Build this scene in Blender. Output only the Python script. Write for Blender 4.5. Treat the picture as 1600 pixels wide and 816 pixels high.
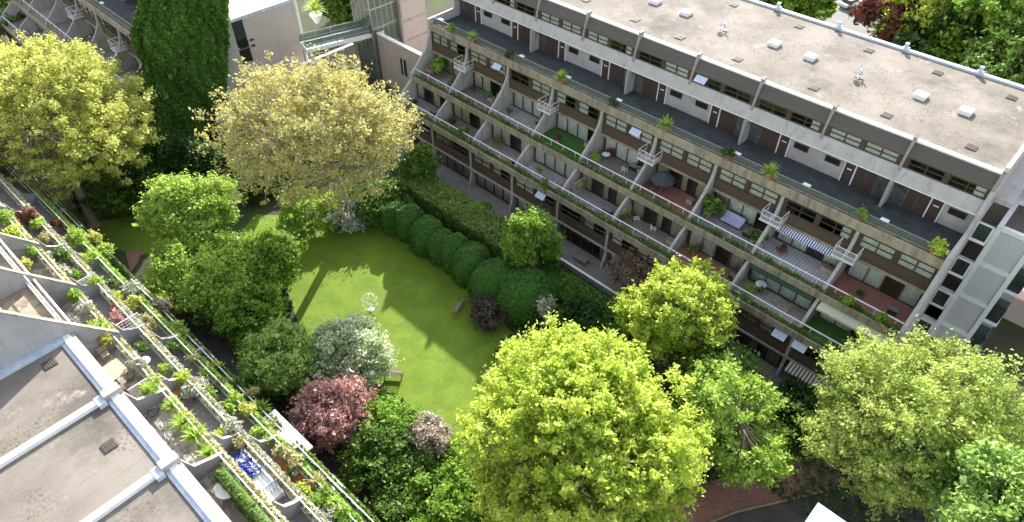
import bpy, math, random
import numpy as np
from mathutils import Vector
R = math.radians
SC = bpy.context.scene
C = SC.collection
for o in list(bpy.data.objects): bpy.data.objects.remove(o)

# ------------------------------------------------------------ camera, sky, sun
F = 1070.0; PITCH = R(43.5); H = 50.0
cd = bpy.data.cameras.new('camera'); cam = bpy.data.objects.new('camera', cd); C.objects.link(cam)
cam.location = (0, 0, H); cam.rotation_euler = (R(90) - PITCH, 0, 0)
cd.sensor_width = 36; cd.lens = F / 1600 * 36; cd.clip_end = 3000; cd.clip_start = 0.5
SC.camera = cam
SUN_AZ = R(9.5); SUN_EL = R(27.3)
w = bpy.data.worlds.new('World'); SC.world = w; w.use_nodes = True
nt = w.node_tree; nt.nodes.clear()
sky = nt.nodes.new('ShaderNodeTexSky'); sky.sky_type = 'NISHITA'; sky.sun_disc = False
sky.sun_elevation = SUN_EL; sky.sun_rotation = SUN_AZ; sky.air_density = 1.2; sky.dust_density = 1.5
bg = nt.nodes.new('ShaderNodeBackground'); bg.inputs[1].default_value = 0.15
wo = nt.nodes.new('ShaderNodeOutputWorld')
hs = nt.nodes.new('ShaderNodeHueSaturation'); hs.inputs['Saturation'].default_value = .45
nt.links.new(sky.outputs[0], hs.inputs['Color']); nt.links.new(hs.outputs[0], bg.inputs[0]); nt.links.new(bg.outputs[0], wo.inputs[0])
sd = bpy.data.lights.new('sun', 'SUN'); sun = bpy.data.objects.new('sun', sd); C.objects.link(sun)
sd.energy = 4.7; sd.angle = R(0.5); sd.color = (1.0, 0.95, 0.86)
tosun = Vector((math.sin(SUN_AZ) * math.cos(SUN_EL), math.cos(SUN_AZ) * math.cos(SUN_EL), math.sin(SUN_EL)))
sun.rotation_euler = (-tosun).to_track_quat('-Z', 'Y').to_euler(); sun.location = (0, 60, 80)
SC.view_settings.view_transform = 'Standard'; SC.view_settings.look = 'None'
SC.view_settings.exposure = 1.5; SC.view_settings.gamma = 1
SC.render.resolution_x = 1024; SC.render.resolution_y = 522
SC.cycles.max_bounces = 8; SC.cycles.transparent_max_bounces = 12

# ------------------------------------------------------------ geometry helpers
cp, sp_ = math.cos(PITCH), math.sin(PITCH)
def ray(px, py):
    v = 408 - py
    return (px - 800, F * cp + v * sp_, -F * sp_ + v * cp)
def at(px, py, z=0.0):                     # a measured point of the place, in metres
    r = ray(px, py); t = (H - z) / -r[2]
    return Vector((r[0] * t, r[1] * t, z))
AZA = math.atan2(.7183, .6957)             # block axes: u across, s along
AZB = R(47.9)
def us(u, s, az=AZA):
    return (u * math.cos(az) - s * math.sin(az), u * math.sin(az) + s * math.cos(az))
def to_us(x, y, az=AZA):
    return (x * math.cos(az) + y * math.sin(az), -x * math.sin(az) + y * math.cos(az))
def plane_s(px, py, s, az=AZA):
    r = ray(px, py); ru, rs = to_us(r[0], r[1], az); t = s / rs
    return ru * t, H + r[2] * t

class MB:
    def __init__(s, dx=0, dy=0, dz=0): s.v = []; s.f = []; s.o = (dx, dy, dz); s.mi = []; s.cur = 0
    def add(s, vs, fs):
        b = len(s.v); d = s.o
        s.v += [(x - d[0], y - d[1], z - d[2]) for x, y, z in vs]
        s.f += [tuple(i + b for i in f) for f in fs]; s.mi += [s.cur] * len(fs); return s
    def box(s, x0, x1, y0, y1, z0, z1):
        return s.add([(x0,y0,z0),(x1,y0,z0),(x1,y1,z0),(x0,y1,z0),(x0,y0,z1),(x1,y0,z1),(x1,y1,z1),(x0,y1,z1)],
                     [(0,3,2,1),(4,5,6,7),(0,1,5,4),(1,2,6,5),(2,3,7,6),(3,0,4,7)])
    def prism(s, poly, y0, y1):            # polygon in (x,z) extruded along y
        n = len(poly)
        vs = [(x, y0, z) for x, z in poly] + [(x, y1, z) for x, z in poly]
        fs = [tuple(range(n)), tuple(range(2*n-1, n-1, -1))]
        fs += [(i, i + n, (i+1) % n + n, (i+1) % n) for i in range(n)]
        return s.add(vs, fs)
    def plan(s, poly, z0, z1):             # polygon in (x,y) extruded in z
        n = len(poly)
        vs = [(x, y, z0) for x, y in poly] + [(x, y, z1) for x, y in poly]
        fs = [tuple(range(n-1, -1, -1)), tuple(range(n, 2*n))]
        fs += [(i, (i+1) % n, (i+1) % n + n, i + n) for i in range(n)]
        return s.add(vs, fs)
    def tube(s, p, q, r0, r1=None, n=6):
        r1 = r0 if r1 is None else r1
        p = Vector(p); q = Vector(q); d = (q - p)
        if d.length < 1e-5: return s
        d.normalize(); a = d.cross(Vector((0,0,1)) if abs(d.z) < .9 else Vector((1,0,0))).normalized(); b = d.cross(a)
        vs = []
        for c, r in ((p, r0), (q, r1)):
            for i in range(n):
                t = 2 * math.pi * i / n; w_ = c + (a * math.cos(t) + b * math.sin(t)) * r; vs.append(tuple(w_))
        fs = [(i, (i+1) % n, (i+1) % n + n, i + n) for i in range(n)] + [tuple(range(n-1, -1, -1)), tuple(range(n, 2*n))]
        return s.add(vs, fs)
    def path(s, pts, r, n=6):
        for a, b in zip(pts, pts[1:]): s.tube(a, b, r, r, n)
        return s
    def lathe(s, prof, cx=0, cy=0, n=14):  # (radius, z) profile
        vs = [(cx + r * math.cos(2*math.pi*i/n), cy + r * math.sin(2*math.pi*i/n), z) for r, z in prof for i in range(n)]
        fs = [(k*n+i, k*n+(i+1) % n, (k+1)*n+(i+1) % n, (k+1)*n+i) for k in range(len(prof)-1) for i in range(n)]
        fs += [tuple(range(n-1, -1, -1)), tuple(range((len(prof)-1)*n, len(prof)*n))]
        return s.add(vs, fs)
    def mesh(s, name, mats):
        m = bpy.data.meshes.new(name); m.from_pydata(s.v, [], s.f); m.update()
        for x in (mats if isinstance(mats, (list, tuple)) else [mats]): m.materials.append(x)
        if any(s.mi): m.polygons.foreach_set('material_index', s.mi)
        return m
    def build(s, name, mats, parent=None, loc=None, smooth=False):
        o = link(name, s.mesh(name, mats), parent, loc)
        if smooth:
            for p in o.data.polygons: p.use_smooth = True
        return o
def link(name, me, parent=None, loc=None):
    o = bpy.data.objects.new(name, me); C.objects.link(o)
    if parent: o.parent = parent
    if loc is not None: o.location = loc
    return o
def tag(o, label=None, cat=None, group=None, kind=None):
    if label: o['label'] = label
    if cat: o['category'] = cat
    if group: o['group'] = group
    if kind: o['kind'] = kind
    return o
def thing(name, label, cat, loc=(0,0,0), rz=0, group=None):
    o = bpy.data.objects.new(name, None); C.objects.link(o)
    o.location = loc; o.rotation_euler = (0, 0, rz); o.empty_display_size = .3
    return tag(o, label, cat, group)
def dup(o, parent=None, loc=None, rz=None, scale=None, label=None):
    c = o.copy(); C.objects.link(c)
    if parent is not None: c.parent = parent
    if loc is not None: c.location = loc
    if rz is not None: c.rotation_euler = (0, 0, rz)
    if scale is not None: c.scale = (scale,) * 3
    if label: c['label'] = label
    for ch in list(o.children): dup(ch, c)
    return c

# ------------------------------------------------------------ materials
def newmat(name):
    m = bpy.data.materials.new(name); m.use_nodes = True
    n = m.node_tree; b = n.nodes['Principled BSDF']; return m, n, b
def mat(name, col, col2=None, scale=1.0, rough=.8, bump=0.0, bscale=20, metal=0, spec=None, detail=6, lo=.35, hi=.65, coord='Object'):
    m, n, b = newmat(name)
    b.inputs['Roughness'].default_value = rough; b.inputs['Metallic'].default_value = metal
    if spec is not None: b.inputs['Specular IOR Level'].default_value = spec
    b.inputs['Base Color'].default_value = (*col, 1)
    tc = n.nodes.new('ShaderNodeTexCoord')
    if col2:
        t = n.nodes.new('ShaderNodeTexNoise'); t.inputs['Scale'].default_value = scale; t.inputs['Detail'].default_value = detail; t.inputs['Roughness'].default_value = .65
        r = n.nodes.new('ShaderNodeValToRGB')
        r.color_ramp.elements[0].position = lo; r.color_ramp.elements[0].color = (*col, 1)
        r.color_ramp.elements[1].position = hi; r.color_ramp.elements[1].color = (*col2, 1)
        n.links.new(tc.outputs[coord], t.inputs['Vector']); n.links.new(t.outputs['Fac'], r.inputs[0]); n.links.new(r.outputs[0], b.inputs['Base Color'])
    if bump:
        t2 = n.nodes.new('ShaderNodeTexNoise'); t2.inputs['Scale'].default_value = bscale; t2.inputs['Detail'].default_value = 5
        bp = n.nodes.new('ShaderNodeBump'); bp.inputs['Strength'].default_value = bump; bp.inputs['Distance'].default_value = .05
        n.links.new(tc.outputs[coord], t2.inputs['Vector']); n.links.new(t2.outputs['Fac'], bp.inputs['Height']); n.links.new(bp.outputs[0], b.inputs['Normal'])
    return m
def mixcol(n, a, b_, fac):
    x = n.nodes.new('ShaderNodeMix'); x.data_type = 'RGBA'
    for s_, i in ((fac, 0), (a, 6), (b_, 7)):
        if isinstance(s_, (tuple, list)): x.inputs[i].default_value = (*s_, 1)
        elif isinstance(s_, (int, float)): x.inputs[i].default_value = s_
        else: n.links.new(s_, x.inputs[i])
    return x.outputs[2]
def noise(n, vec, scale, detail=5, rough=.6):
    t = n.nodes.new('ShaderNodeTexNoise'); t.inputs['Scale'].default_value = scale; t.inputs['Detail'].default_value = detail; t.inputs['Roughness'].default_value = rough
    n.links.new(vec, t.inputs['Vector']); return t.outputs['Fac']
def ramp(n, src, a, b_):
    r = n.nodes.new('ShaderNodeMapRange'); r.inputs[1].default_value = a; r.inputs[2].default_value = b_
    n.links.new(src, r.inputs[0]); return r.outputs[0]
def leafmat(name, c1, c2, c3, trans=.4, nscale=.5):
    m, n, b = newmat(name)
    g = n.nodes.new('ShaderNodeNewGeometry'); tc = n.nodes.new('ShaderNodeTexCoord')
    f = ramp(n, noise(n, tc.outputs['Object'], nscale, 4), .38, .62)
    a = mixcol(n, c1, c2, f); a = mixcol(n, a, c3, ramp(n, g.outputs['Random Per Island'], .62, 1.0))
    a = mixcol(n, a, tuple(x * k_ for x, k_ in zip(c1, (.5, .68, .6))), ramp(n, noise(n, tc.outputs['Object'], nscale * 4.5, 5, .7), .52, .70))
    n.links.new(a, b.inputs['Base Color']); b.inputs['Roughness'].default_value = .55; b.inputs['Specular IOR Level'].default_value = .25
    t = n.nodes.new('ShaderNodeBsdfTranslucent'); n.links.new(a, t.inputs[0])
    mx = n.nodes.new('ShaderNodeMixShader'); mx.inputs[0].default_value = trans
    n.links.new(b.outputs[0], mx.inputs[1]); n.links.new(t.outputs[0], mx.inputs[2])
    n.links.new(mx.outputs[0], n.nodes['Material Output'].inputs[0]); return m
def roofmat(name, c1, c2, c3):
    m, n, b = newmat(name); tc = n.nodes.new('ShaderNodeTexCoord'); v = tc.outputs['Object']
    a = mixcol(n, c1, c2, ramp(n, noise(n, v, .22, 6), .35, .65))
    patch = ramp(n, noise(n, v, .3, 3), .44, .58); grit = ramp(n, noise(n, v, 5, 5, .8), .5, .62)
    mu = n.nodes.new('ShaderNodeMath'); mu.operation = 'MULTIPLY'; n.links.new(patch, mu.inputs[0]); n.links.new(grit, mu.inputs[1])
    a = mixcol(n, a, c3, mu.outputs[0])
    a = mixcol(n, a, tuple(x * .62 for x in c1), ramp(n, noise(n, v, .13, 8, .72), .50, .66))
    a = mixcol(n, a, tuple(min(1, x * 1.35) for x in c2), ramp(n, noise(n, v, .4, 8, .78), .58, .70))
    a = mixcol(n, a, tuple(x * .55 for x in c1), ramp(n, noise(n, v, 14, 3, .8), .56, .8))
    bt = n.nodes.new('ShaderNodeTexBrick'); bt.inputs['Scale'].default_value = 1; bt.inputs['Brick Width'].default_value = 7.5; bt.inputs['Row Height'].default_value = 1.05; bt.inputs['Mortar Size'].default_value = .035; bt.inputs['Mortar Smooth'].default_value = .6
    n.links.new(v, bt.inputs[0]); mm_ = n.nodes.new('ShaderNodeMath'); mm_.operation = 'MULTIPLY'; n.links.new(bt.outputs['Fac'], mm_.inputs[0]); n.links.new(ramp(n, noise(n, v, .5, 4), .42, .62), mm_.inputs[1])
    m2_ = n.nodes.new('ShaderNodeMath'); m2_.operation = 'MULTIPLY'; m2_.inputs[1].default_value = .45; n.links.new(mm_.outputs[0], m2_.inputs[0]); a = mixcol(n, a, tuple(x * .5 for x in c1), m2_.outputs[0])
    n.links.new(a, b.inputs['Base Color']); b.inputs['Roughness'].default_value = .95
    bp = n.nodes.new('ShaderNodeBump'); bp.inputs['Strength'].default_value = .35; bp.inputs['Distance'].default_value = .04
    n.links.new(noise(n, v, 12, 5, .8), bp.inputs['Height']); n.links.new(bp.outputs[0], b.inputs['Normal']); return m
def brickmat(name, c1, c2, mortar, sx=1, swap='XZ', bw=.23, bh=.08, msize=.012, rough=.85, stain=None, stretch=1):
    m, n, b = newmat(name); tc = n.nodes.new('ShaderNodeTexCoord')
    sep = n.nodes.new('ShaderNodeSeparateXYZ'); cmb = n.nodes.new('ShaderNodeCombineXYZ')
    n.links.new(tc.outputs['Object'], sep.inputs[0])
    n.links.new(sep.outputs['XYZ'.index(swap[0])], cmb.inputs[0]); n.links.new(sep.outputs['XYZ'.index(swap[1])], cmb.inputs[1])
    t = n.nodes.new('ShaderNodeTexBrick'); t.inputs['Scale'].default_value = 1; t.inputs['Brick Width'].default_value = bw
    t.inputs['Row Height'].default_value = bh; t.inputs['Mortar Size'].default_value = msize
    t.inputs['Color1'].default_value = (*c1, 1); t.inputs['Color2'].default_value = (*c2, 1); t.inputs['Mortar'].default_value = (*mortar, 1)
    n.links.new(cmb.outputs[0], t.inputs[0]); col = t.outputs[0]
    if stain: col = mixcol(n, col, stain, ramp(n, noise(n, tc.outputs['Object'], .8, 6), .45, .8))
    n.links.new(col, b.inputs['Base Color']); b.inputs['Roughness'].default_value = rough
    bp = n.nodes.new('ShaderNodeBump'); bp.inputs['Strength'].default_value = .4; bp.inputs['Distance'].default_value = .02
    inv = n.nodes.new('ShaderNodeMath'); inv.operation = 'SUBTRACT'; inv.inputs[0].default_value = 1
    n.links.new(t.outputs['Fac'], inv.inputs[1]); n.links.new(inv.outputs[0], bp.inputs['Height']); n.links.new(bp.outputs[0], b.inputs['Normal'])
    return m
def concmat(name, c1, c2, streak, amt=(.5, .75)):
    m, n, b = newmat(name); tc = n.nodes.new('ShaderNodeTexCoord'); v = tc.outputs['Object']
    a = mixcol(n, c1, c2, ramp(n, noise(n, v, .9, 6), .35, .65))
    mp = n.nodes.new('ShaderNodeMapping'); mp.inputs['Scale'].default_value = (1.3, 1.3, .22); n.links.new(v, mp.inputs[0])
    a = mixcol(n, a, streak, ramp(n, noise(n, mp.outputs[0], 1.6, 7, .7), *amt))
    n.links.new(a, b.inputs['Base Color']); b.inputs['Roughness'].default_value = .85
    bp = n.nodes.new('ShaderNodeBump'); bp.inputs['Strength'].default_value = .2; bp.inputs['Distance'].default_value = .03
    n.links.new(noise(n, v, 9, 5, .7), bp.inputs['Height']); n.links.new(bp.outputs[0], b.inputs['Normal']); return m

M = {}
M['roof'] = roofmat('roof_gravel', (.16,.142,.12), (.245,.22,.19), (.085,.06,.042))
M['conc'] = concmat('concrete', (.33,.31,.29), (.42,.40,.375), (.17,.15,.14))
M['parapet'] = concmat('stained_parapet', (.38,.36,.345), (.45,.425,.41), (.20,.18,.17), (.54, .80))
M['tan'] = concmat('tan_concrete', (.30,.25,.18), (.37,.315,.235), (.13,.11,.085), (.46, .7))
M['fin'] = concmat('weathered_fin', (.24,.22,.20), (.32,.30,.28), (.14,.12,.11))
M['kerb'] = concmat('pale_kerb', (.72,.71,.70), (.80,.80,.79), (.5,.49,.47), (.62, .9))
M['white'] = mat('white_paint', (.78,.78,.78), (.66,.66,.65), 3, .5, lo=.3, hi=.75)
M['bluewhite'] = mat('blue_white_and_shade', (.36,.44,.57), (.54,.59,.66), 1.5, .6)  # blue-white tone; on the near roof edges it also carries painted shade
M['board'] = brickmat('dark_stained_boards', (.105,.066,.042), (.08,.051,.034), (.03,.02,.015), swap='YZ', bw=3.1, bh=.14, msize=.012, rough=.7)
M['timber'] = mat('dark_timber', (.055,.038,.028), (.08,.055,.04), 4, .55)
M['door'] = mat('brown_door', (.05,.032,.024), (.065,.04,.03), 2, .5)
M['fascia'] = brickmat('dark_fascia', (.12,.10,.085), (.10,.085,.072), (.04,.034,.03), swap='YZ', bw=3.3, bh=.11, msize=.01, rough=.8)
M['palebrick'] = brickmat('pale_brick', (.42,.39,.375), (.48,.45,.43), (.30,.28,.27), swap='YZ', stain=(.28,.26,.25))
M['pinkbrick'] = brickmat('pinkish_brick', (.45,.36,.32), (.52,.43,.38), (.36,.31,.28), swap='YZ', stain=(.35,.29,.27))
M['pinkbrick_x'] = brickmat('pinkish_brick_side', (.52,.43,.39), (.60,.51,.46), (.42,.37,.34), swap='XZ', stain=(.42,.36,.33))
M['asphalt'] = mat('gallery_asphalt', (.03,.035,.04), (.06,.063,.066), 1.2, .75, bump=.2)
M['road'] = mat('path_asphalt', (.055,.05,.05), (.09,.08,.08), .8, .85, bump=.3, bscale=30)
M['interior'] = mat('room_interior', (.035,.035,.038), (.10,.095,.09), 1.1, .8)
M['paving'] = brickmat('terrace_paving', (.20,.185,.18), (.25,.23,.22), (.10,.09,.09), swap='XY', bw=.45, bh=.45, msize=.015, stain=(.2,.18,.17))
M['pavinglight'] = brickmat('light_block_paving', (.42,.41,.44), (.5,.49,.52), (.2,.19,.2), swap='XY', bw=.3, bh=.3, msize=.03)
M['deck'] = brickmat('grey_decking', (.17,.145,.125), (.22,.19,.165), (.06,.05,.045), swap='XY', bw=2.2, bh=.14, msize=.012, stain=(.11,.10,.09))
M['pavinglight2'] = brickmat('pale_slabs', (.29,.28,.28), (.35,.34,.33), (.15,.14,.14), swap='XY', bw=.6, bh=.6, msize=.02, stain=(.17,.16,.15))
M['pavingred'] = brickmat('red_tiles', (.26,.10,.075), (.33,.14,.10), (.14,.08,.07), swap='XY', bw=.3, bh=.15, msize=.01, stain=(.15,.07,.06))
M['redbrickpath'] = brickmat('red_brick_path', (.28,.13,.10), (.36,.18,.14), (.15,.10,.09), swap='XY', bw=.22, bh=.11, msize=.008, stain=(.16,.10,.09))
M['crazy'] = mat('crazy_paving', (.25,.23,.21), (.42,.40,.36), 1.6, .8, lo=.45, hi=.55, detail=1)
M['turf'] = mat('artificial_turf', (.03,.10,.012), (.05,.15,.02), 6, .9, bump=.3, bscale=60)
M['soil'] = mat('soil', (.05,.035,.022), (.10,.08,.04), 1.5, .95, bump=.5, bscale=6)
M['bark'] = mat('bark', (.16,.12,.08), (.30,.25,.17), 2.5, .9, bump=.4, bscale=9)
M['barkgrey'] = mat('pale_bark', (.24,.20,.14), (.42,.37,.27), 2.5, .9, bump=.4, bscale=9)
M['terracotta'] = mat('terracotta', (.42,.16,.08), (.5,.22,.12), 4, .8)
M['wood'] = mat('weathered_wood', (.40,.30,.20), (.52,.42,.30), 3, .7)
M['benchwood'] = mat('grey_bench_wood', (.17,.12,.10), (.26,.20,.17), 5, .75)
M['metal'] = mat('grey_metal', (.35,.35,.36), None, rough=.4, metal=.8)
M['darkglass'] = mat('dark_glass', (.02,.03,.03), (.05,.06,.055), .8, .08)
M['black'] = mat('black_plastic', (.02,.02,.022), (.035,.035,.038), 5, .5)
M['darkvent'] = mat('dark_vent', (.05,.042,.036), (.09,.075,.06), 5, .7)
M['dome'] = mat('white_acrylic', (.82,.83,.84), None, rough=.2)
M['bluecloth'] = mat('blue_cloth', (.02,.04,.22), (.5,.55,.75), 2.6, .8, lo=.52, hi=.60, detail=4)
M['lilac'] = mat('lilac_cushion', (.40,.38,.55), (.48,.46,.6), 3, .8)
M['darkcloth'] = mat('dark_cloth', (.03,.032,.04), (.05,.05,.06), 3, .85)
M['panelgrey'] = mat('grey_cladding', (.46,.46,.46), (.54,.54,.53), 12, .75, bump=.2, bscale=30)
M['carpaint'] = mat('white_car_paint', (.8,.8,.8), None, rough=.25)
M['slate'] = concmat('grey_render', (.30,.30,.32), (.37,.36,.37), (.24,.23,.23)) if True else mat('x', (.36,.36,.38), (.46,.45,.46), .9, .85)
def glassmat():
    m, n, b = newmat('window_glass'); n.nodes.remove(b)
    t = n.nodes.new('ShaderNodeBsdfTransparent'); t.inputs[0].default_value = (.90,.93,.92,1)
    g = n.nodes.new('ShaderNodeBsdfGlossy'); g.inputs['Roughness'].default_value = .03
    lw = n.nodes.new('ShaderNodeFresnel'); lw.inputs[0].default_value = 1.7
    mx = n.nodes.new('ShaderNodeMixShader'); n.links.new(lw.outputs[0], mx.inputs[0]); n.links.new(t.outputs[0], mx.inputs[1]); n.links.new(g.outputs[0], mx.inputs[2])
    n.links.new(mx.outputs[0], n.nodes['Material Output'].inputs[0]); return m
M['glass'] = glassmat()
def balglass():
    m = glassmat(); m.name = 'balustrade_glass'
    for x in m.node_tree.nodes:
        if x.type == 'BSDF_TRANSPARENT': x.inputs[0].default_value = (.72,.80,.74,1)
    nt_ = m.node_tree; out = nt_.nodes['Material Output']; src = out.inputs[0].links[0].from_socket
    d = nt_.nodes.new('ShaderNodeBsdfDiffuse'); d.inputs[0].default_value = (.17,.22,.18,1); mx = nt_.nodes.new('ShaderNodeMixShader'); mx.inputs[0].default_value = .5
    nt_.links.new(src, mx.inputs[1]); nt_.links.new(d.outputs[0], mx.inputs[2]); nt_.links.new(mx.outputs[0], out.inputs[0])
    return m
M['balglass'] = balglass()
M['curtain'] = mat('pale_curtain', (.76,.76,.73), (.86,.86,.83), 2, .9)
M['blind'] = mat('pale_blind', (.74,.74,.70), (.84,.84,.80), 3, .8)
M['awnblue'] = brickmat('blue_white_awning', (.03,.05,.22), (.03,.05,.22), (.75,.76,.8), swap='YX', bw=.22, bh=30, msize=.06)
M['awnstripe'] = brickmat('brown_white_awning', (.12,.09,.08), (.12,.09,.08), (.65,.62,.58), swap='YX', bw=.3, bh=30, msize=.08)
M['awnpale'] = mat('pale_awning', (.45,.45,.34), (.55,.54,.42), 3, .85)
M['awngreen'] = mat('green_awning', (.02,.05,.03), (.03,.07,.04), 3, .8)
# leaves: base, second, odd leaf
LM = {
 'spring': leafmat('leaves_spring_green', (.42,.54,.06), (.56,.66,.11), (.70,.76,.22), .55, .35),
 'yellow': leafmat('leaves_yellow_bronze', (.42,.41,.15), (.52,.46,.14), (.64,.60,.32), .42, .3),
 'olive': leafmat('leaves_olive_yellow', (.46,.50,.10), (.60,.61,.15), (.73,.72,.30), .45, .3),
 'lime': leafmat('leaves_lime', (.29,.45,.06), (.42,.57,.11), (.56,.68,.2), .5, .35),
 'fresh': leafmat('leaves_fresh_green', (.17,.33,.035), (.27,.44,.06), (.44,.56,.12), .5, .4),
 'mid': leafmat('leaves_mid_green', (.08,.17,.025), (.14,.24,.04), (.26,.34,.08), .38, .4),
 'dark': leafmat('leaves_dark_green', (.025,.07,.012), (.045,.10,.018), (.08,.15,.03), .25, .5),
 'ivy': leafmat('leaves_ivy', (.055,.14,.015), (.08,.19,.022), (.16,.30,.045), .35, .4),
 'topiary': leafmat('leaves_topiary', (.055,.165,.025), (.08,.205,.03), (.13,.26,.05), .35, .5),
 'hedge': leafmat('leaves_hedge', (.11,.20,.03), (.19,.27,.06), (.34,.40,.11), .35, 1.5),
 'blossom': leafmat('white_blossom', (.34,.44,.18), (.62,.68,.42), (.95,.95,.88), .45, .6),
 'red': leafmat('leaves_dark_red', (.44,.21,.19), (.58,.33,.30), (.72,.52,.48), .35, .7),
 'copper': leafmat('leaves_copper', (.13,.045,.035), (.20,.08,.05), (.28,.13,.08), .35, .6),
 'pink': leafmat('blossom_pink_grey', (.34,.28,.21), (.48,.40,.34), (.6,.52,.46), .35, .7),
 'silver': leafmat('leaves_silver', (.32,.34,.26), (.46,.47,.38), (.6,.6,.52), .3, 1.2),
 'ash': leafmat('leaves_ash', (.38,.49,.10), (.52,.60,.15), (.66,.72,.28), .5, .3),
 'apple': leafmat('leaves_apple_green', (.25,.40,.08), (.36,.52,.12), (.5,.64,.24), .45, .35),
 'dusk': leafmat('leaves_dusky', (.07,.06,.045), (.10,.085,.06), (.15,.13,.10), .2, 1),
 'twig': leafmat('brown_twigs', (.16,.10,.07), (.22,.14,.11), (.28,.19,.15), .1, 1),
 'straw': leafmat('leaves_straw', (.40,.36,.16), (.46,.44,.2), (.6,.56,.35), .35, 1),
}

# ------------------------------------------------------------ foliage
def cards(P, N, size, rng, aspect=1.5):
    """leaf-sized faces at P facing roughly N; returns verts (4n,3)"""
    n = len(P)
    N = N / (np.linalg.norm(N, axis=1, keepdims=True) + 1e-9)
    A = rng.normal(size=(n, 3)); A -= (A * N).sum(1, keepdims=True) * N; A /= np.linalg.norm(A, axis=1, keepdims=True) + 1e-9
    B = np.cross(N, A); s = (size * rng.lognormal(-.06, .36, n))[:, None]
    bend = N * s * rng.uniform(-.25, .25, (n, 1))
    V = np.empty((n, 4, 3))
    V[:, 0] = P - A * s * aspect * .5; V[:, 1] = P + B * s * .45 + bend; V[:, 2] = P + A * s * aspect * .5; V[:, 3] = P - B * s * .45 + bend
    return V.reshape(-1, 3)
def cardmesh(name, V, mats, extra=None):
    """mesh of quads from V, plus an optional MB appended with material 1"""
    nq = len(V) // 4; me = bpy.data.meshes.new(name)
    ev = np.array(extra.v) if extra and extra.v else np.zeros((0, 3)); ef = [f for f in (extra.f if extra else [])]
    av = np.vstack([V, ev]); me.vertices.add(len(av)); me.vertices.foreach_set('co', av.astype(np.float32).ravel())
    loops = list(range(nq * 4)); starts = list(range(0, nq * 4, 4)); k = nq * 4; b = nq * 4
    for f in ef: starts.append(k); loops += [i + b for i in f]; k += len(f)
    me.loops.add(len(loops)); me.loops.foreach_set('vertex_index', loops)
    me.polygons.add(len(starts)); me.polygons.foreach_set('loop_start', starts)
    if ef: me.polygons.foreach_set('material_index', [0] * nq + [1] * len(ef))
    me.update(calc_edges=True)
    for m in mats: me.materials.append(m)
    return me
def clumps(rng, n, rad, lo=.55, bottom=-.55, lump=.22):
    """clump centres: lobes spread over the crown, clumps spread over each lobe"""
    def dirs(m):
        d = rng.normal(size=(m * 4, 3)); d /= np.linalg.norm(d, axis=1, keepdims=True); return d[d[:, 2] > bottom][:m]
    K = max(7, int(n ** .5 * 1.3)); L = dirs(K); LR = rng.uniform(.26, .46, K) * (1 + lump); reach = rng.uniform(.86, 1.08, K)
    li = rng.integers(0, K, n); d = rng.normal(size=(n, 3)); d /= np.linalg.norm(d, axis=1, keepdims=True)
    d = d + L[li] * .75; d /= np.linalg.norm(d, axis=1, keepdims=True)
    C_ = L[li] * (reach[li] - LR[li])[:, None] + d * (LR[li] * rng.uniform(lo, 1, n) ** .5)[:, None]
    k = n // 5; C_[:k] = dirs(k) * rng.uniform(.3, .8, (k, 1))
    tip = rng.random(n) < .10; C_[tip] *= rng.uniform(1.04, 1.16, (tip.sum(), 1))
    return C_ * np.array(rad), d
def tree(name, label, cx, cy, zc, rad, leaf, nclump, per, size, group=None, cat='tree', clr=.9, lo=.5, bottom=-.6, seed=1,
         bark='bark', base=None, trunk=.3, limbs=8, twigs=True, lump=.22, flat=.5):
    rng = np.random.default_rng(seed)
    bx, by = base if base else (cx, cy)
    root = thing(name, label, cat, (bx, by, 0), 0, group)
    off = np.array([cx - bx, cy - by, zc])
    cc, cdn = clumps(rng, nclump, rad, lo, bottom, lump)
    n = len(cc); idx = rng.integers(0, n, n * per)
    g = rng.normal(size=(n * per, 3)) * np.array([1, 1, flat]) * .85; crs = rng.uniform(.5, 1.3, n)
    ax = cdn + np.array([0, 0, .9]); ax /= np.linalg.norm(ax, axis=1, keepdims=True); g += ax[idx] * rng.normal(size=(n * per, 1)) * .9
    P = cc[idx] + off + g * clr * .55 * crs[idx][:, None]
    N = rng.normal(size=(n * per, 3)) * .85 + cdn[idx] * .35 + np.array([0, .15, .6])
    V = cards(P, N, size, rng)
    me = cardmesh('crown', V, [LM[leaf]]); link('crown', me, root)
    tb = MB(); fork = Vector((off[0] * .35, off[1] * .35, max(.8, (zc - rad[2] * .75))))
    mid = Vector((fork.x * .4 + .1, fork.y * .4, fork.z * .5))
    tb.tube((0, 0, -.1), (mid.x*.2, mid.y*.2, .4), trunk * 1.45, trunk * 1.1, 10)
    tb.tube((mid.x*.2, mid.y*.2, .4), mid, trunk * 1.1, trunk * .95, 10); tb.tube(mid, fork, trunk * .95, trunk * .8, 10)
    order = rng.permutation(n); lt = []
    for k in range(limbs):
        t = Vector(cc[order[k]] * .55 + off); t.z = max(t.z, fork.z + .5)
        m1 = fork.lerp(t, .5) + Vector(tuple(rng.normal(size=3) * .25)); m1.z += .25
        tb.tube(fork, m1, trunk * .55, trunk * .38, 7); tb.tube(m1, t, trunk * .38, trunk * .24, 7); lt.append(t)
    if twigs:
        for k in range(min(n, 420)):
            e = Vector(cc[order[k]] + off); a = min(lt, key=lambda q: (q - e).length)
            m1 = a.lerp(e, .5) + Vector(tuple(rng.normal(size=3) * .2))
            tb.tube(a, m1, trunk * .17, trunk * .11, 4); tb.tube(m1, e, trunk * .11, trunk * .04, 4)
    tb.build('trunk', M[bark], root)
    return root
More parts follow.
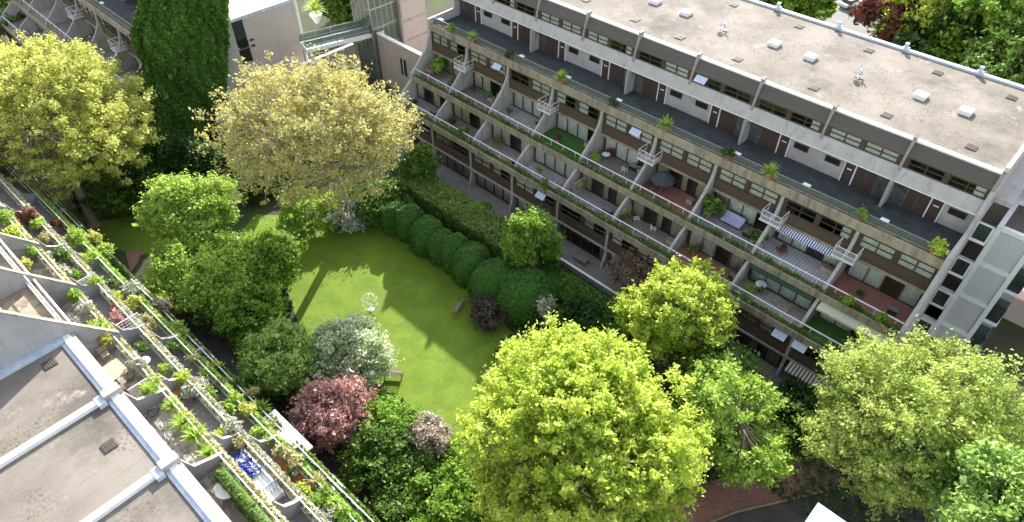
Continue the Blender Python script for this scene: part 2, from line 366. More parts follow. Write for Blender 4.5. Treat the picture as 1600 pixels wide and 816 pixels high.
def shell(rng, n, rad, power=2.0, zmin=-.35):
    d = rng.normal(size=(n * 2, 3)); d /= np.linalg.norm(d, axis=1, keepdims=True); d = d[d[:, 2] > zmin][:n]
    r = 1 / (np.abs(d) ** power).sum(1) ** (1 / power)
    return d * r[:, None] * np.array(rad), d
def dome(name, label, x, y, rad, leaf, n, size, cat='bush', group=None, seed=1, z=0, rz=0, power=2.2):
    """a clipped bush: solid core and a skin of small leaves"""
    rng = np.random.default_rng(seed); P, D = shell(rng, n, rad, power)
    lum = 1 + .035 * np.sin(D[:, 0] * 7 + seed) * np.cos(D[:, 1] * 6 + seed) + rng.normal(size=len(P)) * .012
    P = P * lum[:, None]; P[:, 2] += rad[2] * .45
    V = cards(P, D + rng.normal(size=P.shape) * .45, size, rng, 1.3)
    core = MB(); prof = [(max(.01, math.cos(a)) ** (2 / power), math.sin(a)) for a in [R(x_) for x_ in (-50, -25, 0, 20, 40, 55, 70, 82)]]
    core.lathe([(r * .95, s * .95) for r, s in prof], 0, 0, 18)
    core.v = [(a * rad[0], b * rad[1], c * rad[2] + rad[2] * .45) for a, b, c in core.v]
    o = link(name, cardmesh(name, V, [LM[leaf], LM[leaf]], core), None, (x, y, z)); o.rotation_euler = (0, 0, rz)
    return tag(o, label, cat, group)
def hedge(name, label, x0, x1, y0, y1, z0, z1, leaf, dens, size, az=AZA, cat='hedge', group=None, seed=3, wob=.12):
    rng = np.random.default_rng(seed); ox, oy = (x0 + x1) / 2, (y0 + y1) / 2
    a, b, h = (x1 - x0) / 2, (y1 - y0) / 2, z1 - z0; P = []; N = []
    for nrm, area in (((0,0,1), 4*a*b), ((1,0,0), 2*b*h), ((-1,0,0), 2*b*h), ((0,1,0), 2*a*h), ((0,-1,0), 2*a*h)):
        n = int(area * dens); q = rng.uniform(-1, 1, (n, 3)) * [a, b, h / 2]; q[:, 2] += h / 2
        for i in range(3):
            if nrm[i] and i < 2: q[:, i] = nrm[i] * (a, b)[i]
        if nrm[2]: q[:, 2] = h
        P.append(q); N.append(np.tile(nrm, (n, 1)).astype(float))
    P = np.vstack(P); N = np.vstack(N)
    w_ = np.sin(P[:, 1] * 1.3 + seed) * np.sin(P[:, 0] * 1.7) * wob + rng.normal(size=len(P)) * wob * .5
    P = P + N * w_[:, None]
    # round the long top edges
    e = np.clip(np.abs(P[:, 0]) - a + .35, 0, None) * np.clip(P[:, 2] - h + .35, 0, None); P[:, 2] -= e * 1.3
    V = cards(P, N + rng.normal(size=P.shape) * .5, size, rng, 1.4)
    core = MB().box(-a*.95, a*.95, -b*.98, b*.98, 0, h*.95)
    X, Y = us(ox, oy, az)
    o = link(name, cardmesh(name, V, [LM[leaf], LM['dark']], core), None, (X, Y, z0)); o.rotation_euler = (0, 0, az)
    return tag(o, label, cat, group)

# ------------------------------------------------------------ ground
g = MB(); S_ = 700
g.add([(-S_, -200, 0), (S_, -200, 0), (S_, 1400, 0), (-S_, 1400, 0)], [(0, 1, 2, 3)])
gm, n_, b_ = newmat('ground_undergrowth'); tc = n_.nodes.new('ShaderNodeTexCoord'); v_ = tc.outputs['Object']
a_ = mixcol(n_, (.05,.04,.025), (.04,.07,.018), ramp(n_, noise(n_, v_, .35, 6), .4, .6)); a_ = mixcol(n_, a_, (.10,.09,.05), ramp(n_, noise(n_, v_, 3, 5, .8), .55, .75))
n_.links.new(a_, b_.inputs['Base Color']); b_.inputs['Roughness'].default_value = 1
M['ground'] = gm
tag(g.build('ground', gm), kind='structure')
def sheet(name, pts, z, m):
    return tag(MB().add([(p[0], p[1], z) for p in pts], [tuple(range(len(pts)))]).build(name, m), kind='structure')
lm, n_, b_ = newmat('lawn_grass'); tc = n_.nodes.new('ShaderNodeTexCoord'); v_ = tc.outputs['Object']
a_ = mixcol(n_, (.105,.172,.009), (.155,.235,.014), ramp(n_, noise(n_, v_, .5, 6, .7), .38, .62))
a_ = mixcol(n_, a_, (.06,.115,.012), ramp(n_, noise(n_, v_, 9, 5, .8), .52, .75)); a_ = mixcol(n_, a_, (.25,.32,.045), ramp(n_, noise(n_, v_, 2.4, 6, .8), .56, .75))
a_ = mixcol(n_, a_, (.20,.16,.06), ramp(n_, noise(n_, v_, .28, 7, .75), .60, .78)); a_ = mixcol(n_, a_, (.55,.58,.45), ramp(n_, noise(n_, v_, 7, 2, .5), .74, .80))
n_.links.new(a_, b_.inputs['Base Color']); b_.inputs['Roughness'].default_value = .95
bp = n_.nodes.new('ShaderNodeBump'); bp.inputs['Strength'].default_value = .8; bp.inputs['Distance'].default_value = .08
n_.links.new(noise(n_, v_, 14, 6, .8), bp.inputs['Height']); n_.links.new(bp.outputs[0], b_.inputs['Normal'])
M['lawn'] = lm
LAWN = [at(*p)[:2] for p in [(690,690),(640,640),(590,600),(540,560),(470,520),(448,450),(400,400),(375,365),(400,335),(480,338),(600,340),(650,375),(700,420),(745,455),(800,520),(840,600),(800,700)]]
sheet('lawn', LAWN, .004, lm)
sheet('lawn', [at(*p)[:2] for p in [(140,350),(240,330),(330,300),(345,330),(290,380),(215,400),(170,385)]], .004, lm)
# tarmac path at the foot of the near block, kerb
def strip(u0, u1, s0, s1, az): return [us(u0, s0, az), us(u1, s0, az), us(u1, s1, az), us(u0, s1, az)]
sheet('path', strip(10.3, 13.3, -10, 62, AZB), .008, M['road'])
tag(MB().plan(strip(13.3, 13.42, -10, 62, AZB), 0, .12).build('kerb', M['tan']), kind='structure')
sheet('brick_path', [at(*p)[:2] for p in [(340,230),(372,230),(350,290),(325,300)]], .009, M['redbrickpath'])
sheet('brick_path', [at(*p)[:2] for p in [(196,395),(222,388),(215,412),(204,425)]], .009, M['redbrickpath'])
sheet('brick_path', [at(*p)[:2] for p in [(960,830),(1040,770),(1140,745),(1260,715),(1330,730),(1300,765),(1150,800),(1030,850),(900,900)]], .010, M['redbrickpath'])
sheet('road', [at(*p)[:2] for p in [(900,905),(1032,850),(1150,803),(1300,768),(1420,700),(1650,640),(1700,900),(1300,1100),(900,1100)]], .006, M['road'])
kp = [at(*p)[:2] for p in [(1030,851),(1150,802),(1300,767),(1420,700)]]
kb = MB()
for (x0, y0), (x1, y1) in zip(kp, kp[1:]):
    d = Vector((x1-x0, y1-y0)).normalized(); nn = Vector((-d.y, d.x)) * .12
    kb.plan([(x0, y0), (x1, y1), (x1+nn.x, y1+nn.y), (x0+nn.x, y0+nn.y)], 0, .13)
tag(kb.build('kerb', M['tan']), kind='structure')
sheet('forecourt', [at(*p)[:2] for p in [(1285,60),(1300,-30),(1420,-30),(1400,20),(1400,60),(1370,95)]], .006, mat('forecourt_concrete', (.15,.15,.15), (.20,.195,.19), .5, .9))

# low leafy growth over the beds: nobody could count it
def inside(P, poly):
    x, y = P[:, 0], P[:, 1]; r = np.zeros(len(P), bool); j = len(poly) - 1
    for i in range(len(poly)):
        xi, yi = poly[i]; xj, yj = poly[j]
        r ^= ((yi > y) != (yj > y)) & (x < (xj - xi) * (y - yi) / (yj - yi + 1e-12) + xi); j = i
    return r
def groundcover(label, poly, n, leaf, h, size, seed, avoid=()):
    rng = np.random.default_rng(seed); xs = [p[0] for p in poly]; ys = [p[1] for p in poly]
    P = np.column_stack([rng.uniform(min(xs), max(xs), n), rng.uniform(min(ys), max(ys), n), np.zeros(n)])
    P = P[inside(P, poly)]
    for a in avoid: P = P[~inside(P, a)]
    bump = .5 + .5 * np.sin(P[:, 0] * 1.1 + seed) * np.cos(P[:, 1] * .9 - seed)
    P[:, 2] = .05 + bump * h * rng.uniform(.4, 1, len(P))
    V = cards(P, rng.normal(size=P.shape) * .5 + [0, 0, 1], size, rng)
    o = link('ground_cover', cardmesh('ground_cover', V, [LM[leaf]])); return tag(o, label, 'ground cover', kind='stuff')
BED1 = strip(13.5, 21.5, -5, 62, AZB)
groundcover('low dark leafy ground cover in the bed beside the tarmac path', BED1, 60000, 'dark', .9, .24, 5, (LAWN,))
groundcover('low leafy undergrowth at the foot of the stepped block', strip(33, 41, -6, 66, AZA), 60000, 'dark', .6, .22, 6, (LAWN,))
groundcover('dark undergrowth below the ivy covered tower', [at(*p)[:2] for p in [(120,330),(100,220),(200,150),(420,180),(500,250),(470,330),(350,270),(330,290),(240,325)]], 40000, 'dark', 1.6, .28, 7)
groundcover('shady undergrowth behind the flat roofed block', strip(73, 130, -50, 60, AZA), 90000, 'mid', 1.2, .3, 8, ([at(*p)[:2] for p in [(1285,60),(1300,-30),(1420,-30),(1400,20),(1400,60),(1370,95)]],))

# ------------------------------------------------------------ stepped apartment block (same section used for two blocks)
BW = 6.7
CU = 50.0
def frame_mesh(w_, h, nx, ny, t=.07, d=.08):
    m = MB(); m.box(-d/2, d/2, 0, w_, 0, t); m.box(-d/2, d/2, 0, w_, h - t, h)
    for i in range(nx + 1):
        y = (w_ - t) * i / nx; m.box(-d/2+.004, d/2-.004, y, y + t, t, h - t)
    for j in range(1, ny):
        z = h * j / ny; m.box(-d/2+.008, d/2-.008, t, w_ - t, z - t/2, z + t/2)
    return m.mesh('window_frame', M['timber'])
def pane_mesh(w_, h): return MB().add([(0, .03, .03), (0, w_ - .03, .03), (0, w_ - .03, h - .03), (0, .03, h - .03)], [(0, 3, 2, 1)]).mesh('pane', M['glass'])
def curtain_mesh(w_, h, spans, amp=.05):
    m = MB()
    for a, b in spans:
        k = max(4, int((b - a) * w_ / .09)); ys = [w_ * (a + (b - a) * i / k) for i in range(k + 1)]
        vs = []; 
        for i, y in enumerate(ys):
            x = amp * math.sin(i * 1.9) + .09; vs += [(x, y, .04), (x, y, h - .04)]
        m.add(vs, [(2*i, 2*i+1, 2*i+3, 2*i+2) for i in range(k)])
    return m.mesh('curtain', M['curtain'])
SLIDE = dict(w=5.9, h=2.25); rngp = random.Random(4)
me_slide = (frame_mesh(5.9, 2.25, 4, 1, .09), pane_mesh(5.9, 2.25))
cur_s = [curtain_mesh(5.9, 2.2, s_) for s_ in ([(0,.24),(.26,.49),(.51,.74),(.76,1)], [(0,.22),(.4,.5),(.78,1)], [(0,.12),(.27,.47),(.8,.99)], [(.02,.24),(.52,.98)], [(0,.1),(.9,1)], [(.27,.98)])]
me_rib = (frame_mesh(2.75, .98, 2, 2, .08), pane_mesh(2.75, .98))
cur_r = [curtain_mesh(2.75, .93, s_, .02) for s_ in ([(0.03,.48),(.52,.97)], [(0.03,.3)], [(.55,.97)], [(0.03,.97)])]
M['curtain2'] = mat('beige_curtain', (.50,.44,.34), (.6,.54,.44), 2, .9); M['curtain3'] = mat('blue_grey_curtain', (.30,.34,.42), (.42,.46,.52), 2, .9); cur_s[1].materials[0] = M['curtain2']; cur_s[4].materials[0] = M['curtain3']
for c_ in cur_r: c_.materials[0] = M['blind']
me_tall = (frame_mesh(2.75, 1.27, 2, 2, .08), pane_mesh(2.75, 1.27))
cur_t = [curtain_mesh(2.75, 1.2, s_, .02) for s_ in ([(0.03,.48),(.52,.97)], [(0.03,.3)], [(.55,.97)], [(0.03,.97)])]
for c_ in cur_t: c_.materials[0] = M['blind']
me_small = (frame_mesh(1.35, .6, 1, 1, .06), pane_mesh(1.35, .6))
me_rail = None
def rail_mesh(z, w_=BW, n=4, h=.95, r=.036, top=.058, mid=False):
    m = MB(); m.tube((0, 0, h), (0, w_, h), top, top, 6)
    for i in range(n): m.tube((0, w_ * (i + .5) / n, 0), (0, w_ * (i + .5) / n, h), r, r, 5)
    if mid: m.tube((0, 0, h * .5), (0, w_, h * .5), r * .7)
    return m.mesh('railing', M['white'])
PW = [(43.45,0),(43.7,.8),(43.95,1.6),(43.95,5.15),(44.45,5.2),(44.55,6.1),(45.2,6.7),(46.75,7.75),(46.95,8.2),(47.3,8.85),(48.2,9.6),(49.3,10.7),(49.9,11.6),(50.15,12.6),(50.2,13.05),(58,13.05),(58,0)]
ENDW = [(43.45,0),(43.9,1.6),(43.85,5.9),(44.5,6.35),(46.6,7.9),(46.75,8.7),(47.4,9.2),(49.4,11.1),(50.05,12.7),(50.1,14.55),(54.35,14.6),(54.25,16.3),(54.6,17.3),(55.55,19.75),(70.9,19.75),(70.9,0)]
me_party = MB(CU, 0).prism(PW, -.14, .14).mesh('party_wall', M['conc'])
me_topfin = MB(CU, 0).prism([(54.55,16.95),(54.72,17.3),(55.3,19.72),(55.85,19.72),(55.95,19.2),(55.2,17.2),(55.1,16.9)], -.11, .11).mesh('roof_fin', M['fin'])
me_cap = MB(CU, 0).box(55.2, 55.95, -.16, .16, 19.73, 19.80).mesh('fin_cap', M['darkvent'])
me_rail2 = rail_mesh(0); 
def post_glass():
    m = MB()
    for i in range(4): m.box(-.03, .03, BW * i / 4 - .03, BW * i / 4 + .03, 0, 1.0)
    m.tube((0, 0, 1.0), (0, BW, 1.0), .025); return m.mesh('balustrade', M['metal'])
me_gpost = post_glass()
me_gglass = MB().add([(0, .05, .08), (0, BW - .05, .08), (0, BW - .05, .95), (0, .05, .95)], [(0, 3, 2, 1)]).mesh('glass_panel', M['balglass'])

def window(root, frame, pane, u, s, z, curtain=None, name='window'):
    f = link(name, frame, root, (u - CU, s, z)); link('pane', pane, f)
    if curtain: link('curtain', curtain, f)
    return f
def stepped_block(label, u0, s0, nb, seed, fin_par, balcony, floors, ub=70.5):
    rg = random.Random(seed)
    X, Y = us(CU + u0, s0); root = thing('apartment_block', label, 'apartment block', (X, Y, 0), AZA)
    Lh = nb * BW
    def b(name, m, *boxes):
        k = MB(CU, 0)
        for q in boxes: k.box(*q)
        return k.build(name, m, root)
    e = .002
    # slabs and planters
    b('floor_slab', M['tan'], (43.9, 58, e, Lh - e, 5.0, 5.4), (43.9, 44.02, e, Lh - e, 5.4, 5.72), (44.62, 44.72, e, Lh - e, 5.4, 5.66))
    b('floor_slab', M['tan'], (46.7, 58, e, Lh - e, 7.7, 8.1), (46.7, 46.82, e, Lh - e, 8.1, 8.42), (47.42, 47.52, e, Lh - e, 8.1, 8.36))
    b('gallery_slab', M['tan'], (50.25, 58, e, Lh - e, 13.08, 13.5), (50.25, 50.37, e, Lh - e, 13.5, 13.98), (50.37, 50.78, e, Lh - e, 13.5, 13.62), (50.78, 50.9, e, Lh - e, 13.5, 13.9))
    b('gallery_floor', M['asphalt'], (50.9, 55.25, .01, Lh - .01, 13.5, 13.515))
    b('ground_terrace', M['paving'], (41.0, 44.5, e, Lh - e, 0, .06)); b('terrace_wall', M['conc'], (40.86, 41.0, e, Lh - e, 0, .95)); b('wall_coping', M['white'], (40.80, 41.06, e, Lh - e, .95, 1.0))
    # walls
    b('brown_boarding', M['board'], (43.96, 44.2, e, Lh - e, 2.62, 3.67)); b('brown_boarding', M['board'], (50.28, 50.5, e, Lh - e, 10.6, 11.64))
    b('sill_beam', M['conc'], (43.85, 44.5, e, Lh - e, 2.38, 2.6)); b('sill_beam', M['tan'], (50.15, 50.8, e, Lh - e, 10.38, 10.58))
    b('window_surround', M['timber'], (43.98, 44.16, e, Lh - e, 3.672, 3.715), (50.3, 50.42, e, Lh - e, 11.642, 11.685), (50.32, 50.42, e, Lh - e, 12.96, 13.078))
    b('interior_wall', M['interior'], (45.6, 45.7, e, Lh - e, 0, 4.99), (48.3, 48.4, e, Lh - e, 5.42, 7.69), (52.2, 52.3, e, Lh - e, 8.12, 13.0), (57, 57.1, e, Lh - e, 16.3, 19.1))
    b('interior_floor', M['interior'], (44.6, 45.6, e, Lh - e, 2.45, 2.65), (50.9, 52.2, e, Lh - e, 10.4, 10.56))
    b('gallery_wall', M['palebrick'], (55.25, 55.6, e, Lh - e, 13.5, 16.05))
    MB(CU, 0).prism([(54.4,16.1),(54.8,17.2),(55.3,17.2),(57.5,16.3),(57.5,16.1)], e, Lh - e).build('parapet', M['parapet'], root)
    b('soffit_trim', M['white'], (54.36, 54.5, 0.004, Lh - .004, 16.02, 16.098))
    MB(CU, 0).prism([(55.0,18.17),(55.62,19.25),(56.0,19.25),(55.3,18.17)], e, Lh - e).build('roof_fascia', M['fascia'], root)
    b('roof', M['roof'], (56.0, ub - .05, .3, Lh - .3, 18.9, 19.3))
    b('roof_kerb', M['kerb'], (55.6, 56.05, .3, Lh - .3, 19.252, 19.40), (55.6, ub + .1, -.02, .3, 19.26, 19.42), (55.6, ub + .1, Lh - .3, Lh + .02, 19.26, 19.42))
    b('back_gutter', M['bluewhite'], (ub - .05, ub + .4, .3, Lh - .3, 19.2, 19.5))
    b('back_wall', M['pinkbrick'], (ub, ub + .3, .02, Lh - .02, 0, 19.19))
    # terrace floors per bay
    for k in range(nb):
        y = k * BW
        mm = floors.get(k, ('paving', 'deck', 'pavinglight2')[(k * 5 + seed) % 3]); MB(CU, 0).box(47.55, 50.7, y + .15, y + BW - .15, 8.1, 8.13).build('terrace_floor', M[mm], root)
        mm = floors.get(('low', k), ('deck', 'paving', 'pavinglight2', 'paving')[(k * 3 + seed) % 4]); MB(CU, 0).box(44.75, 47.1, y + .15, y + BW - .15, 5.4, 5.43).build('terrace_floor', M[mm], root)
    for k in range(nb + 1):
        y = k * BW
        if 0 < k < nb: link('party_wall', me_party, root, (0, y, 0))
        f = link('roof_fin', me_topfin, root, (0, y if 0 < k < nb else (y + .1 if k == 0 else y - .1), 0)); link('fin_cap', me_cap, f)
        tbx = MB(CU, 0).box(ub - .2, ub + .45, y - .3, y + .3, 19.5, 19.62).box(ub - .05, ub + .3, y - .16, y + .16, 19.62, 20.1); tbx.build('gutter_vent', M['bluewhite'], root)
    for yy, s_ in ((-.02, 1), (Lh - .26, 1)):
        MB(CU, 0).prism(ENDW[:-2] + [(ub + .4, 19.75), (ub + .4, 0)], yy - .001, yy + .28).build('end_wall', M['parapet'], root)
    for k in range(nb):
        y = k * BW
        window(root, me_slide[0], me_slide[1], 44.42, y + .4, .1, rg.choice(cur_s), 'sliding_window')
        window(root, me_slide[0], me_slide[1], 47.2, y + .4, 5.42, rg.choice(cur_s[:4]), 'sliding_window')
        window(root, me_slide[0], me_slide[1], 50.75, y + .4, 8.12, rg.choice(cur_s), 'sliding_window')
        for j in range(2):
            yy = y + .42 + j * 3.1
            window(root, me_tall[0], me_tall[1], 44.08, yy, 3.72, rg.choice(cur_t + [cur_t[0], None]), 'band_window')
            window(root, me_tall[0], me_tall[1], 50.36, yy, 11.69, rg.choice(cur_t + [cur_t[0], None]), 'band_window')
            window(root, me_rib[0], me_rib[1], 54.98, yy, 17.2, rg.choice([cur_r[0], cur_r[1], cur_r[2], None, None]), 'band_window')
        for q in (45.0, 48.6):
            pass
        for (x0_, x1_, z0_, z1_) in ((43.99, 44.14, 3.72, 4.985), (50.31, 50.42, 11.69, 12.955), (54.92, 55.04, 17.21, 18.165)):
            MB(CU, 0).box(x0_, x1_, y + 3.19, y + 3.5, z0_, z1_).build('timber_panel', M['timber'], root)
            for yq in (y + .15, y + BW - .41): MB(CU, 0).box(x0_, x1_, yq, yq + .26, z0_, z1_).build('timber_panel', M['timber'], root)
        # gallery: doors either side of every second fin
        near = 1 if (k % 2) == fin_par else -1       # recess at the low (s) or high end of this bay
        def yy_(a, b_): return (y + a, y + b_) if near == 1 else (y + BW - b_, y + BW - a)
        a, c = yy_(0, 1.25); b('recess_shade_panel', M['interior'], (55.18, 55.248, a + .02, c, 13.5, 15.9))  # flat dark panel on the wall, painted as the shade of the recess
        for (p, q) in ((1.3, 2.15), (2.2, 3.05)):
            a, c = yy_(p, q); MB(CU, 0).box(55.15, 55.22, a, c, 13.52, 15.7).build('brown_door', M['door'], root)
        a, c = yy_(3.1, 3.2); b('door_jamb', M['white'], (55.1, 55.245, a, c, 13.52, 16.0))
        a, c = yy_(3.22, 4.05); d = MB(CU, 0).box(55.14, 55.22, a, c, 13.52, 15.7).build('brown_door', M['door'], root)
        MB(CU, 0).box(55.12, 55.138, a + .2, c - .2, 14.9, 15.0).build('letter_plate', M['white'], d)
        a, c = yy_(4.07, 4.15); b('door_jamb', M['white'], (55.1, 55.245, a, c, 13.52, 16.0))
        if near == 1: link('gallery_fin', MB(CU, 0).box(53.9, 55.24, -.12, .12, 13.52, 16.09).mesh('gallery_fin', M['conc']), root, (0, y, 0))
        for p in (4.55,):
            a, c = yy_(p, p + 1.35); f = window(root, me_small[0], me_small[1], 55.2, a, 14.75, None, 'small_window')
            MB().box(.03, .045, .05, 1.3, .05, .55).build('dark_blind', M['black'], f)
        # railings
        link('railing', me_rail2, root, (44.62 - CU, y, 5.4)); link('railing', me_rail2, root, (47.42 - CU, y, 8.1))
        gp = link('balustrade', me_gpost, root, (50.95 - CU, y, 13.5)); link('glass_panel', me_gglass, gp)
        if rg.random() < .75:
            wn = MB(CU, 0).box(50.95, 51.3, y + 5.4, y + 5.46, 14.42, 14.48).box(50.95, 51.35, y + 5.1, y + 5.75, 14.48, 14.54); wn.build('rail_lamp', M['white'], root)
    for s_ in balcony:
        y = s_ - s0; bal = MB(CU, 0).box(48.9, 50.4, y - .95, y + .95, 10.75, 10.88).build('small_balcony', M['conc'], root)
        r = MB(CU, 0)
        for z in (11.3, 11.85):
            r.path([(50.4, y - .9, z), (48.95, y - .9, z), (48.95, y + .9, z), (50.4, y + .9, z)], .028)
        for (px_, py_) in ((48.95, y - .9), (48.95, y + .9), (50.3, y - .9), (50.3, y + .9), (48.95, y)): r.tube((px_, py_, 10.85), (px_, py_, 11.87), .03)
        r.box(48.86, 48.92, y - .97, y + .97, 10.72, 10.9); r.build('balcony_railing', M['white'], bal)
        MB(CU, 0).prism([(49.4,10.74),(50.4,10.74),(50.4,9.9)], y - .12, y + .12).build('bracket', M['conc'], bal)
    return root
A_S0 = 2.4
blockA = stepped_block('long stepped block with gravel roof and brown boarded walls across the lawn', 0, A_S0, 9, 11, 1,
    [9.1, 15.8, 29.2, 42.6, 56.0], {0: 'pavingred', 1: 'pavinglight', 5: 'turf', 3: 'pavingred', ('low', 0): 'turf', ('low', 2): 'pavingred'})
blockC = stepped_block('shaded stepped block left of the ivy covered tower, mostly hidden by the yellow green tree', -26.3, 83.3, 6, 21, 0,
    [83.3 + 6.7, 83.3 + 20.1], {}, 61.0)

# planting strips in the long planters (cannot be counted)
def strip_plants(label, u0, u1, s0, s1, z, n, leaf, size, seed, az=AZA, hgt=.35, gaps=True):
    rng = np.random.default_rng(seed); s = rng.uniform(s0, s1, n); dens = .5 + .5 * np.sin(s * 1.7 + seed) * np.cos(s * .61)
    keep = rng.random(n) < (.25 + .75 * dens) if gaps else np.ones(n, bool); s = s[keep]; dens = dens[keep]; m = len(s)
    u = rng.uniform(u0, u1, m); zz = z + rng.random(m) * hgt * (.4 + dens)
    hang = rng.random(m) < .22; u[hang] = u0 - rng.random(hang.sum()) * .1 if az == AZA else u1 + rng.random(hang.sum()) * .1
    zz[hang] = z - rng.random(hang.sum()) * .5 * dens[hang]
    P = np.column_stack([u * math.cos(az) - s * math.sin(az), u * math.sin(az) + s * math.cos(az), zz])
    V = cards(P, rng.normal(size=P.shape) * .7 + [0, 0, .8], size, rng)
    return tag(link('planter_growth', cardmesh('planter_growth', V, [LM[leaf]])), label, 'plants', kind='stuff')
strip_plants('trailing green growth along the upper terrace planter of the stepped block', 46.85, 47.4, A_S0 + .3, A_S0 + 60, 8.3, 11000, 'mid', .13, 31)
strip_plants('trailing green growth along the lower terrace planter of the stepped block', 44.05, 44.6, A_S0 + .3, A_S0 + 60, 5.6, 11000, 'mid', .13, 32)

# roof furniture of the long block
RZ = 19.3
def roof_item(kind, label, px, py, z=RZ, az=AZA, sc=1, group=None):
    p = at(px, py, z)
    if kind == 'skylight':
        t = thing('skylight', label, 'skylight', p, az, group or 'white dome skylights on the gravel roof')
        MB().box(-.55*sc, .55*sc, -.5*sc, .5*sc, 0, .28).build('kerb', M['white'], t)
        MB().lathe([(.70*sc, .29), (.70*sc, .34), (.5*sc, .40), (.02, .43)], 0, 0, 4).build('dome', M['dome'], t).rotation_euler = (0, 0, R(45))
    elif kind == 'vent':
        t = thing('roof_vent', label, 'roof vent', p, az, group or 'dark square vents in the gravel roof')
        MB().box(-.42*sc, .42*sc, -.4*sc, .4*sc, 0, .07).build('vent_box', M['darkvent'], t)
        k = MB()
        for i in range(5): k.box(-.36*sc + i*.16*sc, -.28*sc + i*.16*sc, -.34*sc, .34*sc, .071, .09)
        k.build('louvres', M['darkvent'], t)
    else:
        t = thing('antenna_cluster', label, 'antenna', p, az, 'dish clusters on the gravel roof')
        m = MB().tube((0,0,0),(0,0,.7),.04).tube((-.4,0,.05),(.4,0,.05),.04).tube((0,-.4,.05),(0,.4,.05),.04); m.build('mast', M['metal'], t)
        for dx, dy, rz in ((.25,.1,.4),(-.3,.25,2.2),(.05,-.35,4)):
            d = MB().lathe([(.02,.0),(.16,.03),(.27,.10),(.30,.15),(.27,.13),(.15,.06),(.02,.04)],0,0,12).build('dish', M['white'], t); d.location = (dx, dy, .5); d.rotation_euler = (R(60), 0, rz)
    return t
def z2(x, y): return 1120 + x * .3, y * .3
def z1(x, y): return 640 + x * .3, y * .3
for i, (q, f) in enumerate(((z1(1280,15),'first from the top of the picture'), (z1(1440,75),'second from the top'), (z2(300,235),'third from the top'), (z2(487,305),'fourth from the top'), (z2(1060,507),'fifth from the top'), (z2(1295,588),'nearest the right end'))):
    roof_item('skylight', 'white dome skylight on the gravel roof, ' + f, *q)
nm = ['first','second','third','fourth','fifth','sixth','seventh','eighth']
for i, q in enumerate((z2(90,28), z2(428,140), z2(793,265), z2(1150,380), z2(1535,510))): roof_item('vent', 'dark square roof vent, %s from left in the row by the gutter' % nm[i], *q)
for i, q in enumerate((z1(918,3), z1(1175,105), z1(1408,197), z2(108,310), z2(507,460), z2(885,602), z2(1325,768))): roof_item('vent', 'dark square roof vent, %s from left in the front edge row' % nm[i], *q)
roof_item('dish', 'small white dish cluster on the gravel roof, left one', *z2(35,158)); roof_item('dish', 'small white dish cluster in the middle of the gravel roof', *z2(740,408))

# ------------------------------------------------------------ stair tower at the right end
TU, TS = 60, 0
t = thing('stair_tower', 'white framed tower with grey cladding panels at the right end of the long block', 'tower', (*us(TU, TS), 0), AZA)
MB(TU, TS).box(58.1, 63.2, -1.75, 1.0, 0, 13.2).build('cladding', M['panelgrey'], t)
k = MB(TU, TS); k.box(57.98, 63.3, .72, 1.1, 0, 13.7).box(57.98, 58.4, -1.9, -1.52, 0, 13.7).box(62.9, 63.3, -1.9, -1.52, 0, 13.7)
for z in (1.9, 5.7, 9.5, 13.3): k.box(57.99, 58.35, -1.51, .71, z, z + .42)
for z in (1.9, 5.7, 9.5, 13.3): k.box(58.41, 62.89, -1.89, -1.6, z, z + .3)
k.box(62.9, 63.28, -1.51, .71, 13.3, 13.69); k.build('white_frame', M['white'], t)
MB(TU, TS).box(58.36, 62.88, -1.5, .7, 13.21, 13.3).build('roof', M['darkvent'], t)
for z in (0.2, 3.9, 7.7, 11.5):
    MB(TU, TS).box(59.0, 62.4, -3.0, -1.905, z - .3, z).build('side_balcony', M['white'], t)
    f = MB(TU, TS).box(59.1, 62.3, -2.9, -1.91, z, z + 1.9).build('side_window', M['darkglass'], t); MB(TU, TS).box(59.08, 62.3, -2.93, -2.9, z + .1, z + 1.8).build('pane', M['glass'], f)
for z in (1.9, 5.7, 9.5, 13.3):
    l = MB(TU, TS).box(55.6, 58.3, 1.11, 2.36, z - .28, z).build('landing', M['white'], t)
    f = MB(TU, TS).box(55.62, 55.7, 1.15, 2.3, z, z + 1.5).build('landing_screen', M['darkglass'], t)
    MB(TU, TS).box(55.58, 55.62, 1.15, 2.3, z + 1.5, z + 1.58).box(55.58, 55.62, 1.15, 1.22, z, z + 1.5).box(55.58, 55.62, 2.23, 2.3, z, z + 1.5).build('screen_frame', M['white'], f)
MB(TU, TS).box(57.4, 70.6, 1.0, 2.37, 15.9, 16.3).build('side_roof', M['parapet'], t)
MB(TU, TS).box(63.31, 70.6, -.6, 2.37, 0, 15.4).build('side_wing', M['pinkbrick_x'], t)
p = at(1600, 478, 3); o = thing('garden_building', 'low tan roofed building at the right edge beyond the white tower', 'building', (p.x + 3.5, p.y + 3.5, 0), AZA)
MB().box(-4, 4, -6, 3, 0, 2.8).build('wall', M['pinkbrick'], o); MB().box(-4.3, 4.3, -6.3, 3.3, 2.8, 3.05).build('roof', mat('tan_roof', (.55,.36,.25), (.62,.42,.3), 1, .85), o)

